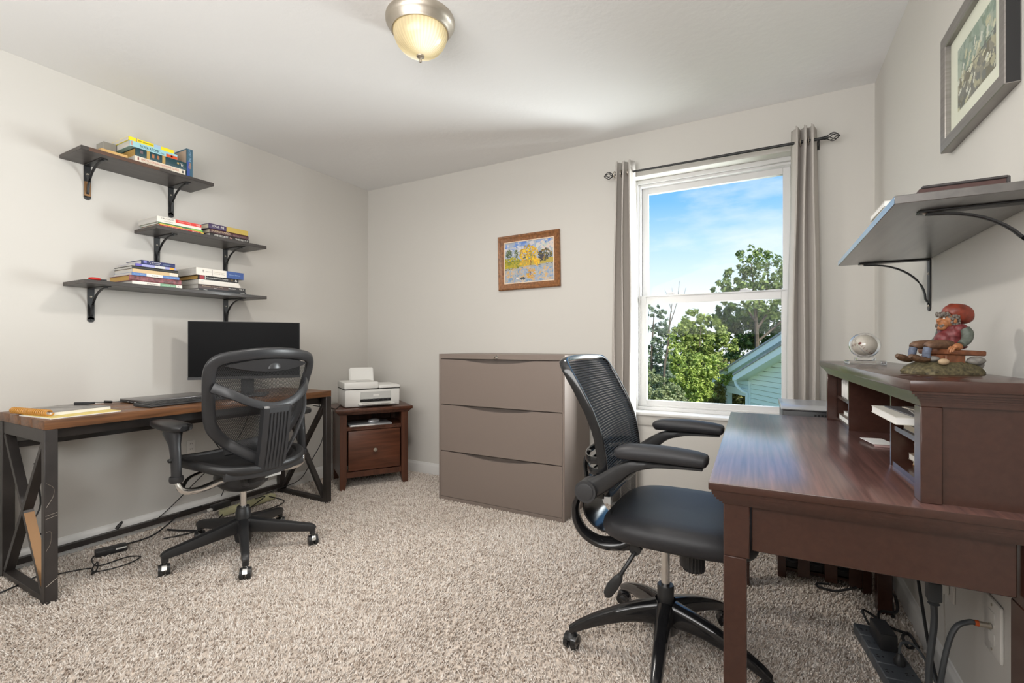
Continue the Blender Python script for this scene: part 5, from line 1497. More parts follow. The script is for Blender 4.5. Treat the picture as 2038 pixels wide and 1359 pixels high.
slab('loose_paper', 'dark printed brochure lowest of the papers on the white book', 'paper', 0.470, 0.24, pz, 0.15, 0.18, 0.003, colmat('print_slate', (92, 90, 92)), None, 0.05, 'papers stacked in the near cubbyhole')
slab('loose_paper', 'middle grey brochure of the papers stacked on the white book', 'paper', 0.48, 0.22, pz + 0.003, 0.13, 0.17, 0.003, colmat('print_grey2', (150, 146, 140)), None, -0.12, 'papers stacked in the near cubbyhole')
slab('loose_paper', 'pale leaflet lying near the top of the papers in the near cubbyhole', 'paper', 0.485, 0.21, pz + 0.006, 0.12, 0.15, 0.003, colmat('leaflet', (196, 186, 172)), None, 0.2, 'papers stacked in the near cubbyhole')
slab('loose_paper', 'small dark photo print topmost in the near cubbyhole', 'paper', 0.492, 0.215, pz + 0.009, 0.10, 0.13, 0.002, colmat('photo_dark', (84, 70, 66)), None, -0.3, 'papers stacked in the near cubbyhole')
zf = H_ + 0.0135
slab('book', 'thin tan book lowest in the near bottom cubbyhole', 'book', 0.512, 0.245, zf, 0.125, 0.19, 0.013, colmat('caramel', (150, 112, 70)), 'cream')
slab('book', 'grey-white book middle of the small pile in the bottom cubbyhole', 'book', 0.510, 0.250, zf + 0.013, 0.13, 0.19, 0.016, colmat('stone', (120, 108, 96)), 'pagegrey', 0.03)
slab('book', 'cream box-like book on top of the pile in the bottom cubbyhole', 'book', 0.512, 0.248, zf + 0.029, 0.125, 0.18, 0.024, colmat('biscuit', (190, 160, 120)), 'cream', -0.02)
slab('business_card', 'white card lying on a small pinkish notepad in the middle of the hutch', 'card', 0.452, 0.690, H_ + 0.0055, 0.06, 0.10, 0.002, 'paper', None, 0.15)
slab('notepad', 'small pinkish notepad under the white card in the middle of the hutch', 'notepad', 0.470, 0.670, H_ + 0.0002, 0.07, 0.095, 0.005, colmat('rose_pad', (170, 140, 136)), None, -0.05)
# far cubbyhole
bu = thing('envelope_bundle', 'bundle of white envelopes in the far upper cubbyhole', 'envelopes', on_h(0.470, 1.030, H_ + 0.1055), RA)
for k in range(9):
    bm = new_bm(); box(bm, (-0.045 - 0.002 * (k % 3), -0.082 + 0.017 * k, 0), (0.06, -0.082 + 0.017 * k + 0.0135, 0.060 + 0.004 * ((k * 7) % 3)), 0.003)
    obj('envelope', bm, 'paper', bu)
slab('book', 'white-edged book lying in the far bottom cubbyhole', 'book', 0.490, 1.04, zf, 0.14, 0.20, 0.020, colmat('stone', (120, 108, 96)), 'paper')
slab('book', 'pale book leaning on top of the pile in the far bottom cubbyhole', 'book', 0.500, 1.02, zf + 0.020, 0.13, 0.18, 0.016, colmat('mist', (160, 158, 152)), 'paper', 0.06)
t = thing('wooden_box', 'small tan box at the back of the far bottom cubbyhole', 'box', on_h(0.535, 1.02, zf + 0.0365), RA)
bm = new_bm(); box(bm, (-0.03, -0.05, 0), (0.03, 0.05, 0.030), 0.002); obj('body', bm, 'tan', t)
bx('lid', (-0.031, -0.051, 0.030), (0.031, 0.051, 0.036), 'tan', t, 0.001)

# ------------------------------------------------------------------ ball in acrylic stand
HT = H_ + hz
hb = thing('display_ball', 'baseball in a clear acrylic globe on a clear stepped base on the hutch', 'baseball display', on_h(0.455, 0.880, HT + 0.0003), RA)
M['acrylic'] = mat('clear_acrylic', (1, 1, 1), 0.03)
ab = M['acrylic'].node_tree.nodes['Principled BSDF']; ab.inputs['Transmission Weight'].default_value = 1.0; ab.inputs['IOR'].default_value = 1.42
bm = new_bm(); box(bm, (-0.052, -0.052, 0), (0.052, 0.052, 0.013), 0.0015); box(bm, (-0.026, -0.026, 0.0132), (0.026, 0.026, 0.024), 0.0015); obj('base', bm, 'acrylic', hb)
bm = new_bm(); sphere(bm, (0, 0, 0.066), (0.046, 0.046, 0.044), 32, 20)
inner = bmesh.new(); sphere(inner, (0, 0, 0.066), (0.0445, 0.0445, 0.0425), 32, 20); bmesh.ops.reverse_faces(inner, faces=inner.faces); _merge(bm, inner)
obj('globe', bm, 'acrylic', hb, recalc=False)
bm = new_bm(); sphere(bm, (0, 0, 0.066), 0.0365, 28, 18); ball = obj('baseball', bm, colmat('ball_leather', (222, 214, 200), 0.6), hb)
bm = new_bm()
def seam(t):
    a, b_ = 0.44 * PI, 0.0
    q = Vector((math.cos(t) + 0.5 * math.cos(3 * t) * 0.9, math.sin(t) - 0.5 * math.sin(3 * t) * 0.9, 1.25 * math.cos(2 * t)))
    return q.normalized()
rotm = Matrix.Rotation(0.6, 3, 'X') @ Matrix.Rotation(0.9, 3, 'Z')
for i in range(108):
    t0 = 2 * PI * i / 108
    p = rotm @ seam(t0); d = ((rotm @ seam(t0 + 0.01)) - p).normalized(); s_ = p.cross(d)
    c = Vector((0, 0, 0.066))
    tube(bm, [c + (p * 0.0366 + s_ * 0.0035 + d * 0.001), c + p * 0.0370, c + (p * 0.0366 - s_ * 0.0035 + d * 0.001)], 0.0006, n=4, k=1)
obj('stitching', bm, colmat('stitch_red', (130, 60, 40)), ball)
bm = new_bm()
rg = [(0.0468 * math.cos(a), 0.0, 0.066 + 0.0448 * math.sin(a)) for a in [2 * PI * q / 40 for q in range(40)]]
Rm = Matrix.Translation((0, 0, 0.066)) @ Matrix.Rotation(math.radians(-38), 4, 'Y') @ Matrix.Rotation(math.radians(62), 4, 'Z') @ Matrix.Translation((0, 0, -0.066))
tube(bm, [Rm @ Vector(p) for p in rg], 0.0011, n=6, k=1, closed=True)
obj('globe_seam', bm, 'acrylic', hb)

# ------------------------------------------------------------------ gnome figurine
gn = thing('gnome_figurine', 'painted resin gnome figurine with red hat seated on a bench on the hutch', 'figurine', on_h(0.492, 0.292, HT + 0.0003), math.radians(180))
gn.rotation_euler = (0, 0, math.radians(27))
# local: gnome faces -X; image coordinates a (towards +X) and z
skin = colmat('gnome_skin', (156, 102, 64), 0.5, var=(150, 0.25)); vest = colmat('gnome_vest', (104, 40, 42), 0.5, var=(120, 0.35)); slv = colmat('gnome_sleeve', (84, 90, 82), 0.55, var=(120, 0.3))
hatm = colmat('gnome_hat', (122, 52, 36), 0.45, var=(70, 0.35)); hairm = colmat('gnome_hair', (104, 96, 88), 0.6, var=(200, 0.4)); trs = colmat('gnome_trousers', (98, 72, 54), 0.6, var=(140, 0.4)); sock = colmat('gnome_sock', (86, 94, 112), 0.6, var=(140, 0.3))
bench = colmat('gnome_bench', (114, 68, 42), 0.5, var=(90, 0.3)); boot = colmat('gnome_boot', (84, 60, 40), 0.5, var=(160, 0.45)); moss = mat('gnome_moss', srgb(86, 78, 54), 0.7, var=(140, 0.6)); rock = colmat('gnome_rock', (126, 122, 116), 0.6, var=(90, 0.4)); stone2 = colmat('gnome_stone', (170, 146, 116), 0.6)
def blob(bm, parts, k=14, kv=9):
    for c, r in parts: sphere(bm, c, r, k, kv)
def fuse(o, vox=0.0022):
    md = o.modifiers.new('fuse', 'REMESH'); md.mode = 'VOXEL'; md.voxel_size = vox; md.use_smooth_shade = True
    sm = o.modifiers.new('soft', 'SMOOTH'); sm.factor = 0.5; sm.iterations = 3
    return o
rg_ = random.Random(11)
bm = new_bm()
rr = []
for (s_, z) in ((1.0, 0.0), (1.0, 0.006), (0.92, 0.014), (0.80, 0.022), (0.60, 0.029), (0.2, 0.031)):
    ring = []
    for i in range(40):
        a = 2 * PI * i / 40; c, s = math.cos(a), math.sin(a)
        j = 1 + (rg_.uniform(-0.05, 0.05) if z > 0 else 0)
        ring.append(Vector((0.078 * s_ * j * math.copysign(abs(c) ** 0.7, c), 0.052 * s_ * j * math.copysign(abs(s) ** 0.7, s), z + (rg_.uniform(-0.0015, 0.0015) if 0 < z < 0.03 else 0))))
    rr.append(ring)
rings(bm, rr); obj('mossy_base', bm, moss, gn)
bm = new_bm(); box(bm, (-0.021, -0.034, 0.024), (0.024, 0.034, 0.046), 0.002); obj('bench_block', bm, bench, gn)
bm = new_bm(); box(bm, (-0.026, -0.040, 0.0455), (0.062, 0.040, 0.0575), 0.003, 2, Mx=Matrix.Rotation(math.radians(3), 4, 'Y')); obj('bench_plank', bm, bench, gn)
for c, r, m_ in (((-0.034, -0.043, 0.030), (0.011, 0.009, 0.0075), stone2), ((-0.038, -0.020, 0.036), (0.012, 0.012, 0.007), rock), ((0.046, -0.034, 0.032), (0.020, 0.012, 0.010), rock), ((0.062, -0.02, 0.022), (0.010, 0.014, 0.010), rock), ((0.050, 0.02, 0.036), (0.016, 0.014, 0.012), rock)):
    bm = new_bm(); sphere(bm, c, r, 14, 9); obj('stone', bm, m_, gn)
for sy in (-1, 1):
    bm = new_bm(); y = sy * 0.020
    sweep(bm, smooth_path([(-0.050, y, 0.036), (-0.062, y, 0.034), (-0.078, y, 0.038), (-0.089, y, 0.043)], 4), [0.016, 0.019, 0.020, 0.012], [0.014, 0.015, 0.017, 0.010], n=10)
    obj('boot', bm, boot, gn)
    bm = new_bm(); sweep(bm, smooth_path([(0.004, sy * 0.015, 0.066), (-0.025, sy * 0.018, 0.069), (-0.046, sy * 0.020, 0.067), (-0.052, sy * 0.020, 0.062)], 4), [0.026, 0.025, 0.023, 0.016], [0.026, 0.022, 0.020, 0.014], n=12); obj('trouser_leg', bm, trs, gn)
    bm = new_bm(); sweep(bm, smooth_path([(-0.050, sy * 0.020, 0.062), (-0.053, sy * 0.020, 0.048), (-0.052, sy * 0.020, 0.036)], 4), [0.016, 0.015, 0.015], [0.016], up=(1, 0, 0), n=10); obj('sock', bm, sock, gn)
bm = new_bm()
blob(bm, [((0.018, 0, 0.074), (0.026, 0.026, 0.020)), ((0.020, 0, 0.092), (0.024, 0.026, 0.020)), ((0.024, 0, 0.106), (0.020, 0.024, 0.014)), ((0.0, 0, 0.082), (0.014, 0.018, 0.016)), ((0.024, -0.022, 0.104), (0.015, 0.011, 0.013)), ((0.024, 0.022, 0.104), (0.015, 0.011, 0.013)), ((0.022, 0, 0.064), (0.030, 0.026, 0.008))])
fuse(obj('vest', bm, vest, gn, smooth=80))
for sy in (-1, 1):
    bm = new_bm(); sweep(bm, smooth_path([(0.024, sy * 0.029, 0.105), (0.027, sy * 0.034, 0.094), (0.022, sy * 0.037, 0.080), (0.008, sy * 0.039, 0.069)], 4), [0.020, 0.022, 0.021, 0.017], [0.020, 0.022, 0.020, 0.016], up=(1, 0, 0.2), n=12); obj('sleeve', bm, slv, gn)
    bm = new_bm()
    sphere(bm, (0.000, sy * 0.040, 0.064), (0.011, 0.007, 0.008), 12, 8)
    for q in range(4):
        yq = sy * (0.0455 - 0.0038 * q)
        tube(bm, [(-0.004 - 0.002 * q, yq, 0.064), (-0.013 - 0.002 * (q % 3), yq, 0.060), (-0.017 - 0.0015 * (q % 3), yq, 0.052 - (0.001 * (q % 2)))], [0.0026, 0.0024, 0.0020], n=7, k=3)
    tube(bm, [(0.003, sy * 0.035, 0.062), (-0.004, sy * 0.031, 0.058), (-0.009, sy * 0.030, 0.055)], [0.0030, 0.0026, 0.0022], n=7, k=3)
    obj('hand', bm, skin, gn)
bm = new_bm()
blob(bm, [((0.014, 0, 0.125), (0.0175, 0.0165, 0.0175)), ((0.004, 0, 0.119), (0.012, 0.013, 0.011)), ((0.016, 0, 0.112), (0.010, 0.010, 0.010)), ((-0.006, 0, 0.126), (0.008, 0.0052, 0.0055)), ((-0.001, 0, 0.108), (0.009, 0.009, 0.006)), ((0.0, 0.008, 0.122), (0.006, 0.005, 0.005)), ((0.0, -0.008, 0.122), (0.006, 0.005, 0.005))])
hd = fuse(obj('head', bm, skin, gn, smooth=80), 0.0016)
bm = new_bm()
for sy in (-1, 1): sphere(bm, (-0.0015, sy * 0.0065, 0.1305), 0.0021, 8, 6)
obj('eyes', bm, colmat('eye_white', (230, 226, 216)), hd)
for sy in (-1, 1):
    bm = new_bm(); sphere(bm, (0.0145, sy * 0.0175, 0.124), (0.0045, 0.0025, 0.006), 10, 7); obj('ear', bm, skin, hd)
bm = new_bm()
for _ in range(90):
    a = rg_.uniform(-0.2, 1); ph_ = rg_.uniform(0, 2 * PI)
    th = rg_.choice([0, 0, 1])
    if th == 0:   # curls round the back and sides of the head
        x = 0.018 + rg_.uniform(-0.012, 0.014); y = rg_.choice([-1, 1]) * rg_.uniform(0.008, 0.018); z = 0.124 + rg_.uniform(-0.010, 0.017)
    else:         # fringe and moustache curls in front
        x = rg_.uniform(-0.010, 0.006); y = rg_.uniform(-0.012, 0.012); z = rg_.choice([rg_.uniform(0.136, 0.143), rg_.uniform(0.110, 0.116)])
    r = rg_.uniform(0.0028, 0.0044)
    sphere(bm, (x, y, z), (r, r, r * 1.1), 7, 5)
obj('curly_hair', bm, hairm, hd)
bm = new_bm()
sweep(bm, smooth_path([(0.013, 0, 0.136), (0.024, 0, 0.145), (0.040, 0, 0.142), (0.054, 0, 0.136), (0.064, 0, 0.136), (0.069, 0, 0.138)], 5), [0.032, 0.046, 0.048, 0.044, 0.022, 0.004], [0.026, 0.040, 0.046, 0.040, 0.020, 0.004], n=18)
blob(bm, [((0.022, 0, 0.152), (0.009, 0.009, 0.013)), ((0.021, 0, 0.162), (0.0055, 0.0055, 0.0045))])
fuse(obj('hat', bm, hatm, gn, smooth=80))

# ================================================================== SHELF ON THE RIGHT WALL
t = thing('wall_shelf', 'dark shelf on curved brackets on the wall above the brown desk', 'shelf', (XR, 1.70, 1.3655))
t.rotation_euler = (0, 0, PI)
bm = new_bm(); box(bm, (0.0008, -0.450, 0), (XR - 0.237, 0.445, 0.018), 0.0012); obj('shelf_board', bm, 'shelfwood2', t)
for yb in (-0.420, 0.345):
    br = obj('shelf_bracket', bracket_bm(0.200, 0.165), 'blackmetal2', t, loc=(0.0008, yb, -0.0002))
    for zz_, xx in ((-0.05, None), (-0.162, None)):
        bm = new_bm(); cyl(bm, (0.004, 0, zz_), (0.0065, 0, zz_), 0.0055, 0.003, n=10); obj('screw', bm, 'nickel', br)
    bm = new_bm(); cyl(bm, (0.188, 0, -0.004), (0.188, 0, -0.0062), 0.0055, 0.003, n=10); obj('screw', bm, 'nickel', br)
zs2 = 1.3838
for k, (th, cc, lb, xo) in enumerate(((0.013, 'ivory_cover', 'white magazine at the bottom of the pile on the right-hand shelf over the desk', 0.0), (0.012, 'mist', 'grey-white magazine in the middle of the pile over the brown desk', 0.004), (0.013, 'ivory_cover2', 'white magazine topmost of the pile over the brown desk', 0.002))):
    mg = thing('magazine', lb, 'magazine', (0.345 + xo, 1.53, zs2), 0.02 * k - 0.02, 'magazines piled on the shelf over the brown desk')
    sx, sy = 0.095, 0.080
    bx('cover', (-sx, -sy, 0), (sx, sy, 0.001), M[cc], mg); bx('pages', (-sx + 0.001, -sy + 0.001, 0.001), (sx - 0.001, sy - 0.001, th - 0.001), 'paper', mg); bx('top_cover', (-sx, -sy, th - 0.001), (sx, sy, th), M[cc], mg)
    zs2 += th
bk_ = thing('book', 'old dark leather book with reddish page edges on the shelf over the brown desk', 'book', (0.352, 1.345, 1.3838), -0.04)
lea = colmat('dark_leather', (58, 54, 54), 0.55, bump=(120, 0.4, 0.001))
bx('cover', (-0.075, -0.068, 0), (0.070, 0.068, 0.003), lea, bk_, 0.001); bx('pages', (-0.066, -0.064, 0.003), (0.066, 0.064, 0.014), colmat('red_edges', (74, 50, 46), 0.7), bk_)
bx('top_cover', (-0.062, -0.067, 0.014), (0.070, 0.067, 0.020), lea, bk_, 0.002); bx('spine', (0.066, -0.067, 0.001), (0.072, 0.067, 0.019), lea, bk_, 0.002)

# ================================================================== FRAMED PRINT (right wall)
fp = thing('framed_print', 'large grey-framed abstract print with cream mat high on the wall over the desk', 'picture', (XR, 1.678, 1.829))
fp.rotation_euler = (0, 0, -PI / 2)     # local: X along the wall, -Y out of the wall
# local +X -> world -Y ; local -Y -> world -X
W2, H2 = 0.222, 0.173
bm = new_bm()
prof = [(0.0, -0.001), (0.0, -0.026), (0.002, -0.028), (0.034, -0.026), (0.036, -0.024), (0.036, -0.001)]
rr = [[Vector((sx * (W2 - d), y, sz * (H2 - d))) for d, y in prof] for (sx, sz) in ((-1, -1), (1, -1), (1, 1), (-1, 1))]
rings(bm, rr, caps=False, closed=True)
M['pewter'] = mat('pewter_frame', (0.27, 0.25, 0.235), 0.36, metal=0.6, grain=((6, 6, 120), 0.15))
obj('frame', bm, 'pewter', fp)
for sx in (-1, 1):
    bx('side_edge', (min(sx * W2, sx * (W2 + 0.0003)), -0.0255, -H2 + 0.002), (max(sx * W2, sx * (W2 + 0.0003)), -0.002, H2 - 0.002), 'blackmetal2', fp)
bx('mat_board', (-W2 + 0.035, -0.012, -H2 + 0.035), (W2 - 0.035, -0.008, H2 - 0.035), colmat('cream_mat', (242, 238, 222), 0.8), fp)
rq = random.Random(21)
bl2 = []
for _ in range(150):
    v = rq.random()
    pal = [(148, 164, 148), (164, 176, 162), (135, 149, 138), (178, 186, 172)] if v > 0.55 else [(148, 141, 128), (128, 125, 119), (164, 156, 138), (188, 180, 151), (119, 119, 116)]
    bl2.append((rq.random(), v, rq.uniform(0.03, 0.09), rq.uniform(0.02, 0.06), rq.uniform(0, PI), srgb(*rq.choice(pal))))
for _ in range(40):
    bl2.append((rq.random(), rq.random() * 0.85, rq.uniform(0.025, 0.06), rq.uniform(0.010, 0.03), rq.uniform(0.3, 1.4), srgb(*rq.choice([(223, 216, 188), (212, 204, 172), (204, 199, 180), (224, 221, 208)]))))
bl2.append((0.75, 0.52, 0.3, 0.008, 0.1, srgb(108, 108, 104)))
def paint2(u, v):
    c = srgb(136, 150, 130) if v > 0.5 else srgb(124, 116, 98)
    for x, y, a, b_, an, cc in bl2:
        dx, dy = (u - x), (v - y) * 0.75
        p = dx * math.cos(an) + dy * math.sin(an); q = -dx * math.sin(an) + dy * math.cos(an)
        if abs(p) < a and abs(q) < b_: c = cc
    return c
obj('print_sheet', paint_canvas(0.128, 0.088, paint2, 70, 50), canvas_mat(), fp, loc=(0, -0.0125, 0), smooth=0, recalc=False)
pgm = gl.copy(); pgm.name = 'anti_glare_glazing'
for nd in pgm.node_tree.nodes:
    if nd.type == 'MATH' and nd.operation == 'MULTIPLY_ADD': nd.inputs[1].default_value = 0.22; nd.inputs[2].default_value = 0.008
bx('glazing', (-W2 + 0.0355, -0.0165, -H2 + 0.0355), (W2 - 0.0355, -0.0150, H2 - 0.0355), pgm, fp)

# ================================================================== LOW RACK + APPLIANCE BESIDE THE DESK
rk = thing('low_rack', 'low dark wooden rack with black media cases under the window end of the brown desk', 'rack', (0.215, 2.640, 0), RA)
rw, rdp, rh = 0.175, 0.165, 0.640
for sx in (-1, 1):
    for sy in (-1, 1):
        bx('post', (sx * rw - (0.034 if sx > 0 else 0), sy * rdp - (0.034 if sy > 0 else 0), 0), (sx * rw + (0 if sx > 0 else 0.034), sy * rdp + (0 if sy > 0 else 0.034), rh), 'cherry', rk, 0.002)
bx('rack_top', (-rw - 0.012, -rdp - 0.012, rh), (rw + 0.012, rdp + 0.012, rh + 0.022), 'cherry', rk, 0.003)
bx('rack_shelf', (-rw + 0.002, -rdp + 0.030, 0.028), (rw - 0.002, rdp - 0.010, 0.042), 'cherry', rk)
bx('rack_shelf', (-rw + 0.002, -rdp + 0.030, 0.34), (rw - 0.002, rdp - 0.010, 0.354), 'cherry', rk)
for xx in (-0.072, 0.030, 0.118):
    bx('slat', (xx - 0.024, -rdp + 0.004, 0.020), (xx + 0.024, -rdp + 0.018, rh - 0.01), 'cherry', rk, 0.0015)
for k, xx in enumerate((-0.118, -0.022, 0.074)):
    mc = thing('media_case', ('black media case with a white title strip, outermost in the low rack', 'black media case with a small disc emblem, second in the low rack', 'plain black media case nearest the desk leg in the low rack')[k], 'case', (0, 0, 0), RA, 'cases in the low rack')
    p = Vector((0.215, 2.640, 0)) + Matrix.Rotation(RA, 3, 'Z') @ Vector((xx, -0.02, 0.0425))
    mc.location = p
    bm = new_bm(); box(bm, (-0.026, -0.105, 0), (0.026, 0.14, 0.16), 0.002); obj('case_body', bm, 'black', mc)
    bm = new_bm(); box(bm, (-0.024, -0.108, 0.045), (0.024, -0.1048, 0.060), 0.001); obj('tray_lip', bm, 'printergrey' if k < 2 else 'charcoal', mc)
    bm = new_bm(); sweep(bm, smooth_path([(-0.022, -0.108, 0.036), (0, -0.116, 0.032), (0.022, -0.108, 0.036)], 4), [0.018], [0.010], n=8); obj('pull', bm, 'charcoal', mc)
    if k < 2: text('title_print', ('METAL DISCS', 'STYLE')[k], mc, (-0.018, -0.1051, 0.072), (1, 0, 0), (0, 0, 1), 0.036 if k == 0 else 0.02, 0.007, 'plate')
    if k == 1:
        bx('emblem', (0.014, -0.1062, 0.064), (0.021, -0.1048, 0.078), 'plate', mc)
# black appliance with silver top
ap = thing('appliance', 'black box appliance with silver sloping top and side grille behind the desk', 'appliance', (0.205, 2.655, rh + 0.0225), RA)
bm = new_bm(); box(bm, (-0.145, -0.150, 0), (0.150, 0.120, 0.105), 0.006, 2); obj('housing', bm, 'black', ap)
bm = new_bm(); prism(bm, [(-0.165, 0.112), (-0.160, 0.1055), (0.125, 0.1055), (0.130, 0.128), (-0.130, 0.128)], -0.150, 0.158, axis=0, bev=0.002); obj('silver_top', bm, 'silver', ap)
bm = new_bm()
for r in range(5):
    for c in range(12):
        box(bm, (-0.02 + c * 0.013, -0.1515, 0.030 + r * 0.013), (-0.012 + c * 0.013, -0.1495, 0.038 + r * 0.013))
obj('grille', bm, 'dark', ap)
bx('handle_strip', (0.04, -0.170, 0.112), (0.155, -0.160, 0.118), 'plate', ap, 0.001)

# ================================================================== POWER STRIP, PLUGS AND CABLES UNDER THE BROWN DESK
sp_ = thing('power_strip', 'wide slate power strip with many sockets on carpet under the brown desk', 'power strip', (0.352, 1.945, 0.010), math.radians(9))
sp_.rotation_euler = (0, 0, math.radians(8))
# local +Y runs along the strip away from the viewer
bm = new_bm()
for k in range(5): box(bm, (-0.048, -0.20 + k * 0.076, 0), (0.048, -0.20 + k * 0.076 + 0.0752, 0.036), 0.003)
obj('housing', bm, 'stripgrey', sp_)
for k in range(5):
    for sx in (-1, 1):
        bm = new_bm(); y = -0.165 + k * 0.076
        x = sx * 0.026
        box(bm, (x - 0.012, y + 0.004, 0.0355), (x - 0.004, y + 0.007, 0.0366)); box(bm, (x - 0.012, y - 0.007, 0.0355), (x - 0.004, y - 0.004, 0.0366)); cyl(bm, (x + 0.007, y, 0.0355), (x + 0.007, y, 0.0366), 0.0028, n=8)
        obj('socket', bm, 'dark', sp_)
wp = thing('wall_wart', 'black block charger plugged into the slate power strip', 'charger', (0.352, 2.02, 0.0475), math.radians(8))
bm = new_bm(); box(bm, (-0.026, -0.055, 0), (0.022, 0.050, 0.055), 0.004, 2); obj('body', bm, 'black', wp)
bm = new_bm(); box(bm, (-0.024, -0.051, 0.0551), (0.020, 0.046, 0.0558)); obj('rating_label', bm, 'charcoal', wp)
pg_ = thing('power_plug', 'black mains plug with grey lead standing in the slate power strip', 'plug', (0.372, 1.905, 0.0475), math.radians(8))
bm = new_bm(); lathe(bm, [(0.0, 0), (0.015, 0.0), (0.016, 0.014), (0.009, 0.026), (0.006, 0.036), (0.0, 0.036)], 14); obj('body', bm, 'black', pg_)
bm = new_bm(); tube(bm, [(0, 0, 0.034), (0.012, 0.02, 0.058), (0.045, 0.02, 0.060), (0.065, -0.02, 0.030), (0.075, -0.06, -0.015), (0.080, -0.10, -0.032)], 0.0038, n=7); obj('lead', bm, 'greycable', pg_)
cord('wall_cable', 'black cable running down behind the far desk leg to the strip', [(0.478, 2.40, 0.55), (0.476, 2.25, 0.34), (0.474, 2.12, 0.18), (0.470, 2.02, 0.08), (0.462, 1.90, 0.03), (0.450, 1.76, 0.02), (0.44, 1.62, 0.016)], 0.0048)
cord('floor_cable', 'thick black cord looped on carpet between far desk leg and strip', [(0.36, 2.15, 0.045), (0.38, 2.24, 0.05), (0.435, 2.27, 0.05), (0.448, 2.36, 0.07), (0.452, 2.46, 0.03), (0.446, 2.40, 0.016), (0.43, 2.30, 0.014)], 0.0052)
cord('floor_cable', 'black cord coil lying beside the baseboard next to the slate strip', [(0.33, 2.14, 0.04), (0.318, 2.18, 0.06), (0.335, 2.22, 0.05), (0.405, 2.20, 0.018), (0.45, 2.18, 0.018), (0.458, 2.12, 0.018), (0.432, 2.08, 0.02), (0.425, 2.13, 0.028), (0.450, 2.17, 0.026), (0.462, 2.10, 0.018)], 0.0048)
cord('floor_cable', 'thin black cord curled at the foot of the low rack', [(0.335, 2.44, 0.04), (0.26, 2.425, 0.014), (0.20, 2.43, 0.014), (0.195, 2.455, 0.016), (0.24, 2.462, 0.022)], 0.0048)
cord('wall_cable', 'thick grey-blue cable hanging from under the brown desk to the floor', [(0.383, 1.60, 0.395), (0.383, 1.598, 0.34), (0.372, 1.595, 0.22), (0.374, 1.59, 0.11), (0.384, 1.57, 0.03), (0.40, 1.50, 0.016)], 0.0078, 'greycable')
gp = thing('power_plug', 'dark grey plug hanging just under the brown desk apron', 'plug', (0.383, 1.601, 0.39), 0)
bm = new_bm(); box(bm, (-0.015, -0.014, 0.012), (0.015, 0.014, 0.060), 0.004, 2); lathe(bm, [(0.0, 0), (0.010, 0.0), (0.013, 0.003), (0.010, 0.006), (0.013, 0.010), (0.012, 0.016), (0.0, 0.016)], 14); obj('body', bm, 'greycable', gp)
# phone / coax plate
cp = thing('wall_plate', 'large white wall plate with a coaxial cable on the right wall', 'wall plate', (XR, 1.588, 0.370), PI)
bm = new_bm(); box(bm, (0.0006, -0.047, -0.068), (0.008, 0.047, 0.068), 0.003, 2); obj('cover_plate', bm, 'plate', cp)
for s in (-1, 1):
    bm = new_bm(); box(bm, (0.008, -0.017, s * 0.026 - 0.014), (0.0095, 0.017, s * 0.026 + 0.014), 0.001); obj('jack', bm, 'plate', cp)
    bm = new_bm(); cyl(bm, (0.008, 0, s * 0.055), (0.0092, 0, s * 0.055), 0.0035, n=10); obj('screw', bm, 'nickel', cp)
cord('coax_cable', 'dark coaxial cable bending from the wall plate down to the floor', [(0.462, 1.588, 0.371), (0.448, 1.588, 0.370), (0.422, 1.583, 0.352), (0.404, 1.577, 0.300), (0.388, 1.57, 0.20), (0.378, 1.555, 0.11), (0.376, 1.53, 0.03), (0.38, 1.46, 0.016)], 0.0062, 'greycable')
cx_ = thing('coax_connector', 'metal coaxial connector with orange collar screwed to the wall plate', 'connector', (0.4885, 1.588, 0.371), PI)
bm = new_bm(); cyl(bm, (0.0, 0, 0), (0.004, 0, 0), 0.0075, n=6); cyl(bm, (0.004, 0, 0), (0.023, 0, 0), 0.0068, n=14); obj('ferrule', bm, 'nickel', cx_)
bm = new_bm(); cyl(bm, (0.0225, 0, 0), (0.030, 0, 0), 0.0074, n=14); obj('collar', bm, colmat('orange_collar', (190, 84, 34)), cx_)
outlet('white wall outlet on the right wall under the brown desk', (XR, 1.905, 0.345), -1, 0.070, 0.115)
pw = thing('power_plug', 'white plug with thin white lead in the outlet under the brown desk', 'plug', (XR - 0.0080, 1.905, 0.318), PI)
bm = new_bm(); box(bm, (0, -0.013, -0.014), (0.022, 0.013, 0.014), 0.004, 2); obj('body', bm, 'plate', pw)
bm = new_bm(); tube(bm, [(0.010, 0, -0.012), (0.010, 0, -0.05), (0.008, 0.004, -0.15), (0.012, 0.010, -0.22), (0.024, 0.02, -0.30)], 0.0018, n=6); obj('lead', bm, colmat('pale_lead', (170, 165, 158)), pw)
# ================================================================== OUTSIDE THE WINDOW
GZ = -2.9
M['grass'] = mat('rough_grass', srgb(112, 128, 66), 0.9, var=(0.8, 0.4))
gbm = new_bm(); box(gbm, (-40, YB + 0.6, GZ - 0.2), (30, 70, GZ))
struct(obj('ground', gbm, 'grass'))

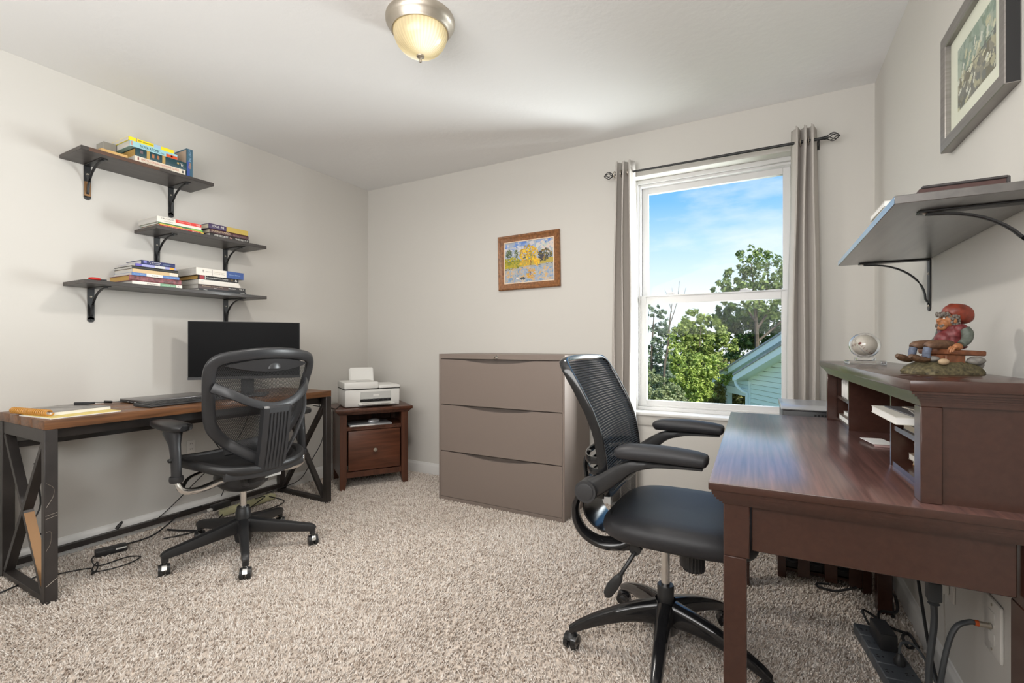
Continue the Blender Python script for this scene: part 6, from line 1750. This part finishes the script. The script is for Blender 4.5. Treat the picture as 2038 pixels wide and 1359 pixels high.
def leafmat(name, lo, mid, hi):
    m = bpy.data.materials.new(name); m.use_nodes = True
    N, L = m.node_tree.nodes, m.node_tree.links
    b = N['Principled BSDF']; b.inputs['Roughness'].default_value = 0.55; b.inputs['Specular IOR Level'].default_value = 0.3
    g = N.new('ShaderNodeNewGeometry'); r = N.new('ShaderNodeValToRGB')
    L.new(g.outputs['Random Per Island'], r.inputs[0])
    e = r.color_ramp.elements
    e[0].color = (*srgb(*lo), 1); e[1].color = (*srgb(*hi), 1); q = e.new(0.5); q.color = (*srgb(*mid), 1)
    L.new(r.outputs[0], b.inputs['Base Color'])
    tl = N.new('ShaderNodeBsdfTranslucent'); L.new(r.outputs[0], tl.inputs[0])
    mx = N.new('ShaderNodeMixShader'); mx.inputs[0].default_value = 0.3
    L.new(b.outputs[0], mx.inputs[1]); L.new(tl.outputs[0], mx.inputs[2])
    L.new(mx.outputs[0], N['Material Output'].inputs[0])
    return m
LM = dict(olive=leafmat('olive_leaves', (70, 90, 50), (112, 134, 70), (170, 182, 112)),
          dark=leafmat('dark_leaves', (52, 76, 44), (84, 112, 58), (132, 152, 84)),
          mid=leafmat('mid_green_leaves', (92, 112, 52), (140, 156, 78), (194, 202, 118)),
          lime=leafmat('lime_leaves', (112, 136, 56), (164, 182, 84), (214, 222, 136)),
          grey=leafmat('grey_green_leaves', (90, 106, 88), (130, 146, 118), (178, 188, 156)),
          brown=leafmat('brown_green_leaves', (92, 92, 50), (132, 130, 70), (176, 170, 104)),
          pale=leafmat('pale_sage_leaves', (106, 116, 74), (150, 160, 112), (200, 204, 160)))
M['bark'] = mat('grey_bark', srgb(96, 84, 72), 0.9, var=(6, 0.3))
def tree(name, label, cat, base, blobs, n, size, lm, trunks, seed, group=None, inner=0.55):
    t = thing(name, label, cat, (base[0], base[1], GZ), 0, group)
    rng = np.random.default_rng(seed)
    B = np.array(blobs); wts = B[:, 3] ** 2; wts = wts / wts.sum()
    # sub-clumps on each blob give a lumpy crown
    K = len(B) * 26
    ib = rng.choice(len(B), K, p=wts)
    d = rng.normal(size=(K, 3)); d /= np.linalg.norm(d, axis=1)[:, None]
    cc = B[ib, :3] + d * (B[ib, 3] * rng.uniform(inner, 1.0, K))[:, None]
    cr = B[ib, 3] * rng.uniform(0.16, 0.34, K)
    ic = rng.integers(0, K, n)
    d2 = rng.normal(size=(n, 3)); d2 /= np.linalg.norm(d2, axis=1)[:, None]
    c = cc[ic] + d2 * (cr[ic] * rng.uniform(0.4, 1.0, n))[:, None]
    nr = d2 * 0.6 + rng.normal(size=(n, 3)) * 0.5 + np.array([0, 0, 0.5]); nr /= np.linalg.norm(nr, axis=1)[:, None]
    a = np.cross(nr, rng.normal(size=(n, 3))); a /= np.linalg.norm(a, axis=1)[:, None]
    b = np.cross(nr, a)
    s = size * rng.uniform(0.6, 1.3, n)[:, None]
    off = np.array([base[0], base[1], GZ])
    V = np.stack([c + a * s, c + b * s * 0.55 + nr * s * 0.15, c - a * s, c - b * s * 0.55 + nr * s * 0.15], 1) - off
    me = bpy.data.meshes.new('foliage')
    me.vertices.add(n * 4); me.vertices.foreach_set('co', V.reshape(-1))
    me.loops.add(n * 4); me.loops.foreach_set('vertex_index', np.arange(n * 4, dtype=np.int32))
    me.polygons.add(n); me.polygons.foreach_set('loop_start', np.arange(n, dtype=np.int32) * 4)
    me.update(calc_edges=True); me.materials.append(lm)
    f = bpy.data.objects.new('foliage', me); COL.objects.link(f); f.parent = t; f['kind'] = 'stuff'
    for k, (pts, r) in enumerate(trunks):
        bm = new_bm(); tube(bm, [Vector(p) - Vector(off) for p in pts], r, n=7, k=4)
        obj('trunk' if k == 0 else 'branch', bm, 'bark', t)
    return t
tree('tall_tree', 'tall airy tree rising above the window rail, sky showing between its leaves', 'tree', (-0.4, 27.1),
     [(-0.81, 26.88, 5.32, 0.82), (-0.09, 27.27, 4.68, 1.08), (-1.61, 26.45, 4.29, 0.67), (-2.13, 26.16, 3.95, 0.45), (0.43, 27.56, 3.26, 1.16), (-0.86, 26.85, 3.46, 0.93), (0.88, 27.8, 4.8, 0.77), (1.45, 28.11, 3.77, 1.03), (2.13, 28.48, 4.29, 1.03), (-1.5, 26.5, 3.4, 0.6)],
     4600, 0.115, LM['olive'],
     [([(-0.4, 27.1, GZ), (-0.43, 27.09, 0.68), (-0.5, 27.0, 2.6), (-0.7, 26.94, 5.2)], [0.16, 0.11, 0.08, 0.02]), ([(-0.45, 27.05, 1.8), (0.3, 27.4, 3.2), (1.0, 27.8, 4.8)], [0.07, 0.05, 0.015]), ([(-0.5, 27.0, 2.2), (-1.2, 26.6, 3.4), (-1.8, 26.3, 4.2)], [0.06, 0.04, 0.015]), ([(-0.45, 27.0, 2.9), (0.0, 27.2, 3.9), (0.0, 27.2, 5.2)], [0.05, 0.035, 0.01]), ([(-0.42, 27.05, 1.2), (1.0, 27.8, 2.6), (1.8, 28.3, 3.8)], [0.06, 0.04, 0.015])], 1)
tree('broad_tree', 'dark green dense tree behind the neighbouring house roof', 'tree', (-0.5, 30.4),
     [(-1.17, 30.1, 2.37, 1.3), (0.1, 30.79, 1.94, 1.3), (0.99, 31.28, 0.93, 1.3), (-2.19, 29.55, 2.37, 0.81), (-0.66, 30.38, 0.64, 1.3), (2.39, 32.04, 1.21, 1.45), (-1.93, 29.68, 0.93, 1.16), (-2.0, 29.6, 2.7, 0.8), (-1.4, 29.9, 2.75, 0.85), (-0.5, 30.4, 2.8, 0.9), (-0.5, 30.3, -0.9, 1.5), (1.4, 31.2, -0.8, 1.5)],
     14000, 0.12, LM['dark'], [([(-0.5, 30.4, GZ), (-0.5, 30.4, 0.5), (-0.6, 30.3, 2.0)], [0.2, 0.15, 0.05])], 2)
tree('broad_tree', 'mid green rounded tree in the middle of the window view', 'tree', (-3.1, 25.7),
     [(-3.08, 25.65, 2.23, 0.72), (-3.64, 25.34, 1.71, 0.72), (-2.58, 25.92, 1.92, 0.72), (-3.98, 25.16, 1.51, 0.62), (-2.17, 26.14, 0.94, 0.88), (-3.08, 25.65, 0.94, 0.95), (-3.76, 25.28, 0.43, 0.85), (-2.7, 25.8, -0.3, 1.0), (-3.8, 25.3, -0.7, 1.0)],
     13000, 0.095, LM['mid'], [([(-3.1, 25.7, GZ), (-3.1, 25.7, 0.5), (-3.0, 25.7, 1.8)], [0.16, 0.12, 0.04]), ([(-2.95, 25.0, GZ), (-2.95, 25.0, 0.2), (-2.9, 25.05, 1.9)], [0.06, 0.05, 0.02])], 3)
tree('slender_tree', 'grey-green airy tree at the curtain side of the window view', 'tree', (-4.1, 19.4),
     [(-4.05, 19.43, 2.44, 0.33), (-3.83, 19.54, 1.82, 0.41), (-4.15, 19.37, 1.17, 0.41), (-3.83, 19.54, 0.66, 0.41), (-4.58, 19.14, 1.78, 0.49), (-4.94, 18.94, 0.97, 0.53), (-4.23, 19.33, -0.05, 0.49), (-4.3, 19.3, -0.9, 0.6), (-3.62, 19.6, 1.35, 0.32), (-3.6, 19.6, 0.5, 0.4), (-3.75, 19.5, 2.3, 0.22), (-3.7, 19.5, -0.3, 0.5)],
     7600, 0.062, LM['grey'], [([(-4.1, 19.4, GZ), (-4.1, 19.4, 0.5), (-4.0, 19.4, 2.4)], [0.08, 0.05, 0.015])], 4)
tree('bare_tree', 'thin nearly bare tree with twigs poking above the window rail', 'tree', (-3.46, 18.6),
     [(-2.95, 16.65 + 2, 0.9, 0.25), (-3.2, 18.7, 1.3, 0.22)], 260, 0.05, LM['lime'],
     [([(-3.46, 18.6, GZ), (-3.46, 18.61, 0.0), (-3.36, 18.66, 0.78), (-3.29, 18.7, 1.75), (-3.20, 18.73, 2.6)], [0.06, 0.05, 0.045, 0.03, 0.012]), ([(-3.29, 18.7, 1.75), (-3.05, 18.8, 2.6), (-2.94, 18.89, 3.50)], [0.02, 0.012, 0.006]), ([(-3.2, 18.73, 2.3), (-3.35, 18.7, 2.9), (-3.45, 18.7, 3.15)], [0.012, 0.008, 0.005]), ([(-3.05, 18.8, 2.6), (-2.8, 18.9, 2.95), (-2.72, 18.95, 3.25)], [0.012, 0.008, 0.005]), ([(-3.2, 18.73, 2.6), (-3.18, 18.75, 3.0), (-3.2, 18.75, 3.25)], [0.010, 0.007, 0.004])], 5)
tree('leafy_shrub', 'bright lime green shrub in the lower middle of the window view', 'shrub', (-2.0, 17.1),
     [(-1.87, 17.2, 0.3, 0.48), (-2.23, 17.0, -0.01, 0.42), (-1.42, 17.44, 0.09, 0.42), (-2.65, 16.77, 0.43, 0.34), (-2.88, 16.65, 0.81, 0.24), (-2.0, 17.1, -0.5, 0.5), (-2.7, 16.8, -0.1, 0.3)],
     8000, 0.055, LM['lime'], [([(-2.0, 17.1, GZ), (-2.0, 17.1, -1.0), (-1.9, 17.2, 0.1)], [0.06, 0.05, 0.02])], 6)
tree('leafy_shrub', 'brownish green shrub low beside the porch post', 'shrub', (-1.6, 18.4),
     [(-1.7, 18.43, -0.75, 0.6), (-2.18, 18.17, -0.94, 0.55), (-1.14, 18.73, -0.39, 0.5), (-0.98, 18.82, -0.94, 0.5), (-1.38, 18.6, 0.07, 0.42), (-1.6, 18.4, -1.6, 0.8)],
     7000, 0.060, LM['brown'], [([(-1.6, 18.4, GZ), (-1.6, 18.4, -1.2)], [0.06, 0.03])], 7)
tree('leafy_shrub', 'pale sage shrub in the lower corner of the window beside the curtain', 'shrub', (-2.6, 13.4),
     [(-2.65, 13.36, -0.14, 0.33), (-2.3, 13.55, -0.32, 0.31), (-2.77, 13.29, 0.23, 0.22), (-2.13, 13.64, -0.53, 0.28), (-2.95, 13.19, -0.39, 0.36), (-2.5, 13.4, -0.8, 0.5)],
     7500, 0.036, LM['pale'], [([(-2.6, 13.4, GZ), (-2.6, 13.4, -1.2)], [0.05, 0.03])], 8)
tree('undergrowth', 'shadowed undergrowth behind the shrubs outside the window', 'bushes', (-3.5, 26.9),
     [(-2.97, 27.84, -0.94, 1.34), (-4.62, 26.95, -0.94, 1.34), (-1.32, 28.0, -0.94, 1.34), (-5.8, 25.9, -1.2, 1.4), (-7.2, 25.0, -0.6, 1.6)],
     9000, 0.12, LM['dark'], [([(-3.5, 26.9, GZ), (-3.5, 26.9, -1.5)], [0.1, 0.05])], 9)

tree('leafy_shrub', 'brown-green shrub seen through the gap between porch post and house corner', 'shrub', (-1.2, 23.3),
     [(-1.3, 23.2, -1.2, 0.9), (-0.5, 23.5, -1.0, 0.9), (-1.9, 23.0, -0.7, 0.6), (-1.0, 23.3, -0.2, 0.6), (-0.2, 23.7, -0.3, 0.7)],
     6000, 0.08, LM['brown'], [([(-1.2, 23.3, GZ), (-1.2, 23.3, -1.4)], [0.07, 0.03])], 10)

# ---- neighbouring house
M['siding'] = mat('pale_green_siding', srgb(206, 222, 211), 0.6)
M['sidetrim'] = mat('pale_blue_grey_trim', srgb(212, 226, 224), 0.5)
M['sheath'] = mat('shade_toned_sheathing', srgb(150, 160, 154), 0.8)  # darker tone paints the shade lines between siding boards
M['shingle'] = mat('grey_shingle', srgb(150, 152, 152), 0.9, var=(12, 0.3))
ho = thing('house', 'pale green sided neighbouring house with gabled porch outside the window', 'house', (0, 0, GZ), math.atan(507.0 / 932.0))
g0 = -GZ
def gable(xw, y_far, y_apex, y_near, z_eave, sl, z_bot, xback, over, tag_):
    """gable wall in plane x = xw facing -x; boards lapped"""
    k = 0; z = z_bot
    bm = new_bm()
    prism(bm, [(y_near + 0.26, z_bot), (y_far - 0.26, z_bot), (y_far - 0.26, z_eave), (y_apex, z_eave + sl * (y_far - y_apex) - 0.06), (y_near + 0.26, z_eave)], xw + 0.004, xw + 0.06, axis=0)
    obj('wall_sheathing', bm, 'sheath', ho, smooth=0)
    bh = 0.135
    zap = z_eave + sl * (y_far - y_apex)
    while z < zap - 0.05:
        zt_ = min(z + bh - 0.014, zap - 0.03)
        def lim(h):
            if h <= z_eave: return y_near + 0.25, y_far - 0.25
            q = (h - z_eave) / sl
            return y_near + 0.02 + q, y_far - 0.02 - q
        a0, b0 = lim(z); a1, b1 = lim(zt_)
        if b1 > a1:
            bm = new_bm()
            P = [(xw - 0.022, a0, z), (xw - 0.022, b0, z), (xw - 0.004, b1, zt_), (xw - 0.004, a1, zt_)]
            Q = [(xw + 0.01, a0, z), (xw + 0.01, b0, z), (xw + 0.01, b1, zt_), (xw + 0.01, a1, zt_)]
            v = [bm.verts.new(p) for p in P + Q]
            for f in ((0, 1, 2, 3), (7, 6, 5, 4), (0, 4, 5, 1), (1, 5, 6, 2), (2, 6, 7, 3), (3, 7, 4, 0)): bm.faces.new([v[i] for i in f])
            obj('siding_board', bm, 'siding', ho, smooth=0)
        z += bh
    for (ya, yb) in ((y_far + 0.10, y_apex), (y_near - 0.10, y_apex)):
        za_ = z_eave - sl * 0.10
        bm = new_bm()
        d = [(ya, za_), (yb, zap)]
        prism(bm, [(ya, za_ - 0.02), (yb, zap - 0.02), (yb, zap + 0.16), (ya, za_ + 0.16)], xw - over - 0.03, xw - over, axis=0)
        prism(bm, [(ya, za_ - 0.02), (yb, zap - 0.02), (yb, zap + 0.02), (ya, za_ + 0.02)], xw - over, xw + 0.02, axis=0)
        obj('rake_board', bm, 'sidetrim', ho)
        bm = new_bm(); prism(bm, [(ya, za_ + 0.16), (yb, zap + 0.16), (yb, zap + 0.21), (ya, za_ + 0.21)], xw - over - 0.06, xback, axis=0); obj('roof_slope', bm, 'shingle', ho)
gable(6.90, 13.80, 9.40, 5.0, g0 + 0.02, 0.36, 0.0, 12.0, 0.30, 'near')
gable(7.60, 17.20, 11.6, 6.2, g0 - 0.38, 0.345, g0 - 0.38, 12.5, 0.30, 'porch')
bx('corner_board', (6.86, 13.50, 0), (6.98, 13.60, g0), 'sidetrim', ho)
bx('end_wall', (6.91, 13.45, 0), (12.0, 13.55, g0), 'siding', ho)
bx('porch_beam', (7.50, 6.4, g0 - 0.60), (7.66, 17.0, g0 - 0.36), 'sidetrim', ho)
bx('porch_post', (7.50, 16.30, 0), (7.66, 16.46, g0 - 0.60), 'sidetrim', ho)
bm = new_bm(); tube(bm, [(6.62, 13.86, g0 + 0.02), (6.63, 13.84, g0 - 0.12), (6.74, 13.70, g0 - 0.30), (6.83, 13.62, g0 - 0.36), (6.83, 13.62, g0 - 0.5)], 0.045, n=8); cyl(bm, (6.83, 13.62, 0), (6.83, 13.62, g0 - 0.5), 0.042, n=8); obj('downspout', bm, 'sidetrim', ho)
bm = new_bm(); box(bm, (6.55, 13.82, g0 - 0.02), (12.0, 13.94, g0 + 0.10), 0.02); obj('gutter', bm, 'sidetrim', ho)
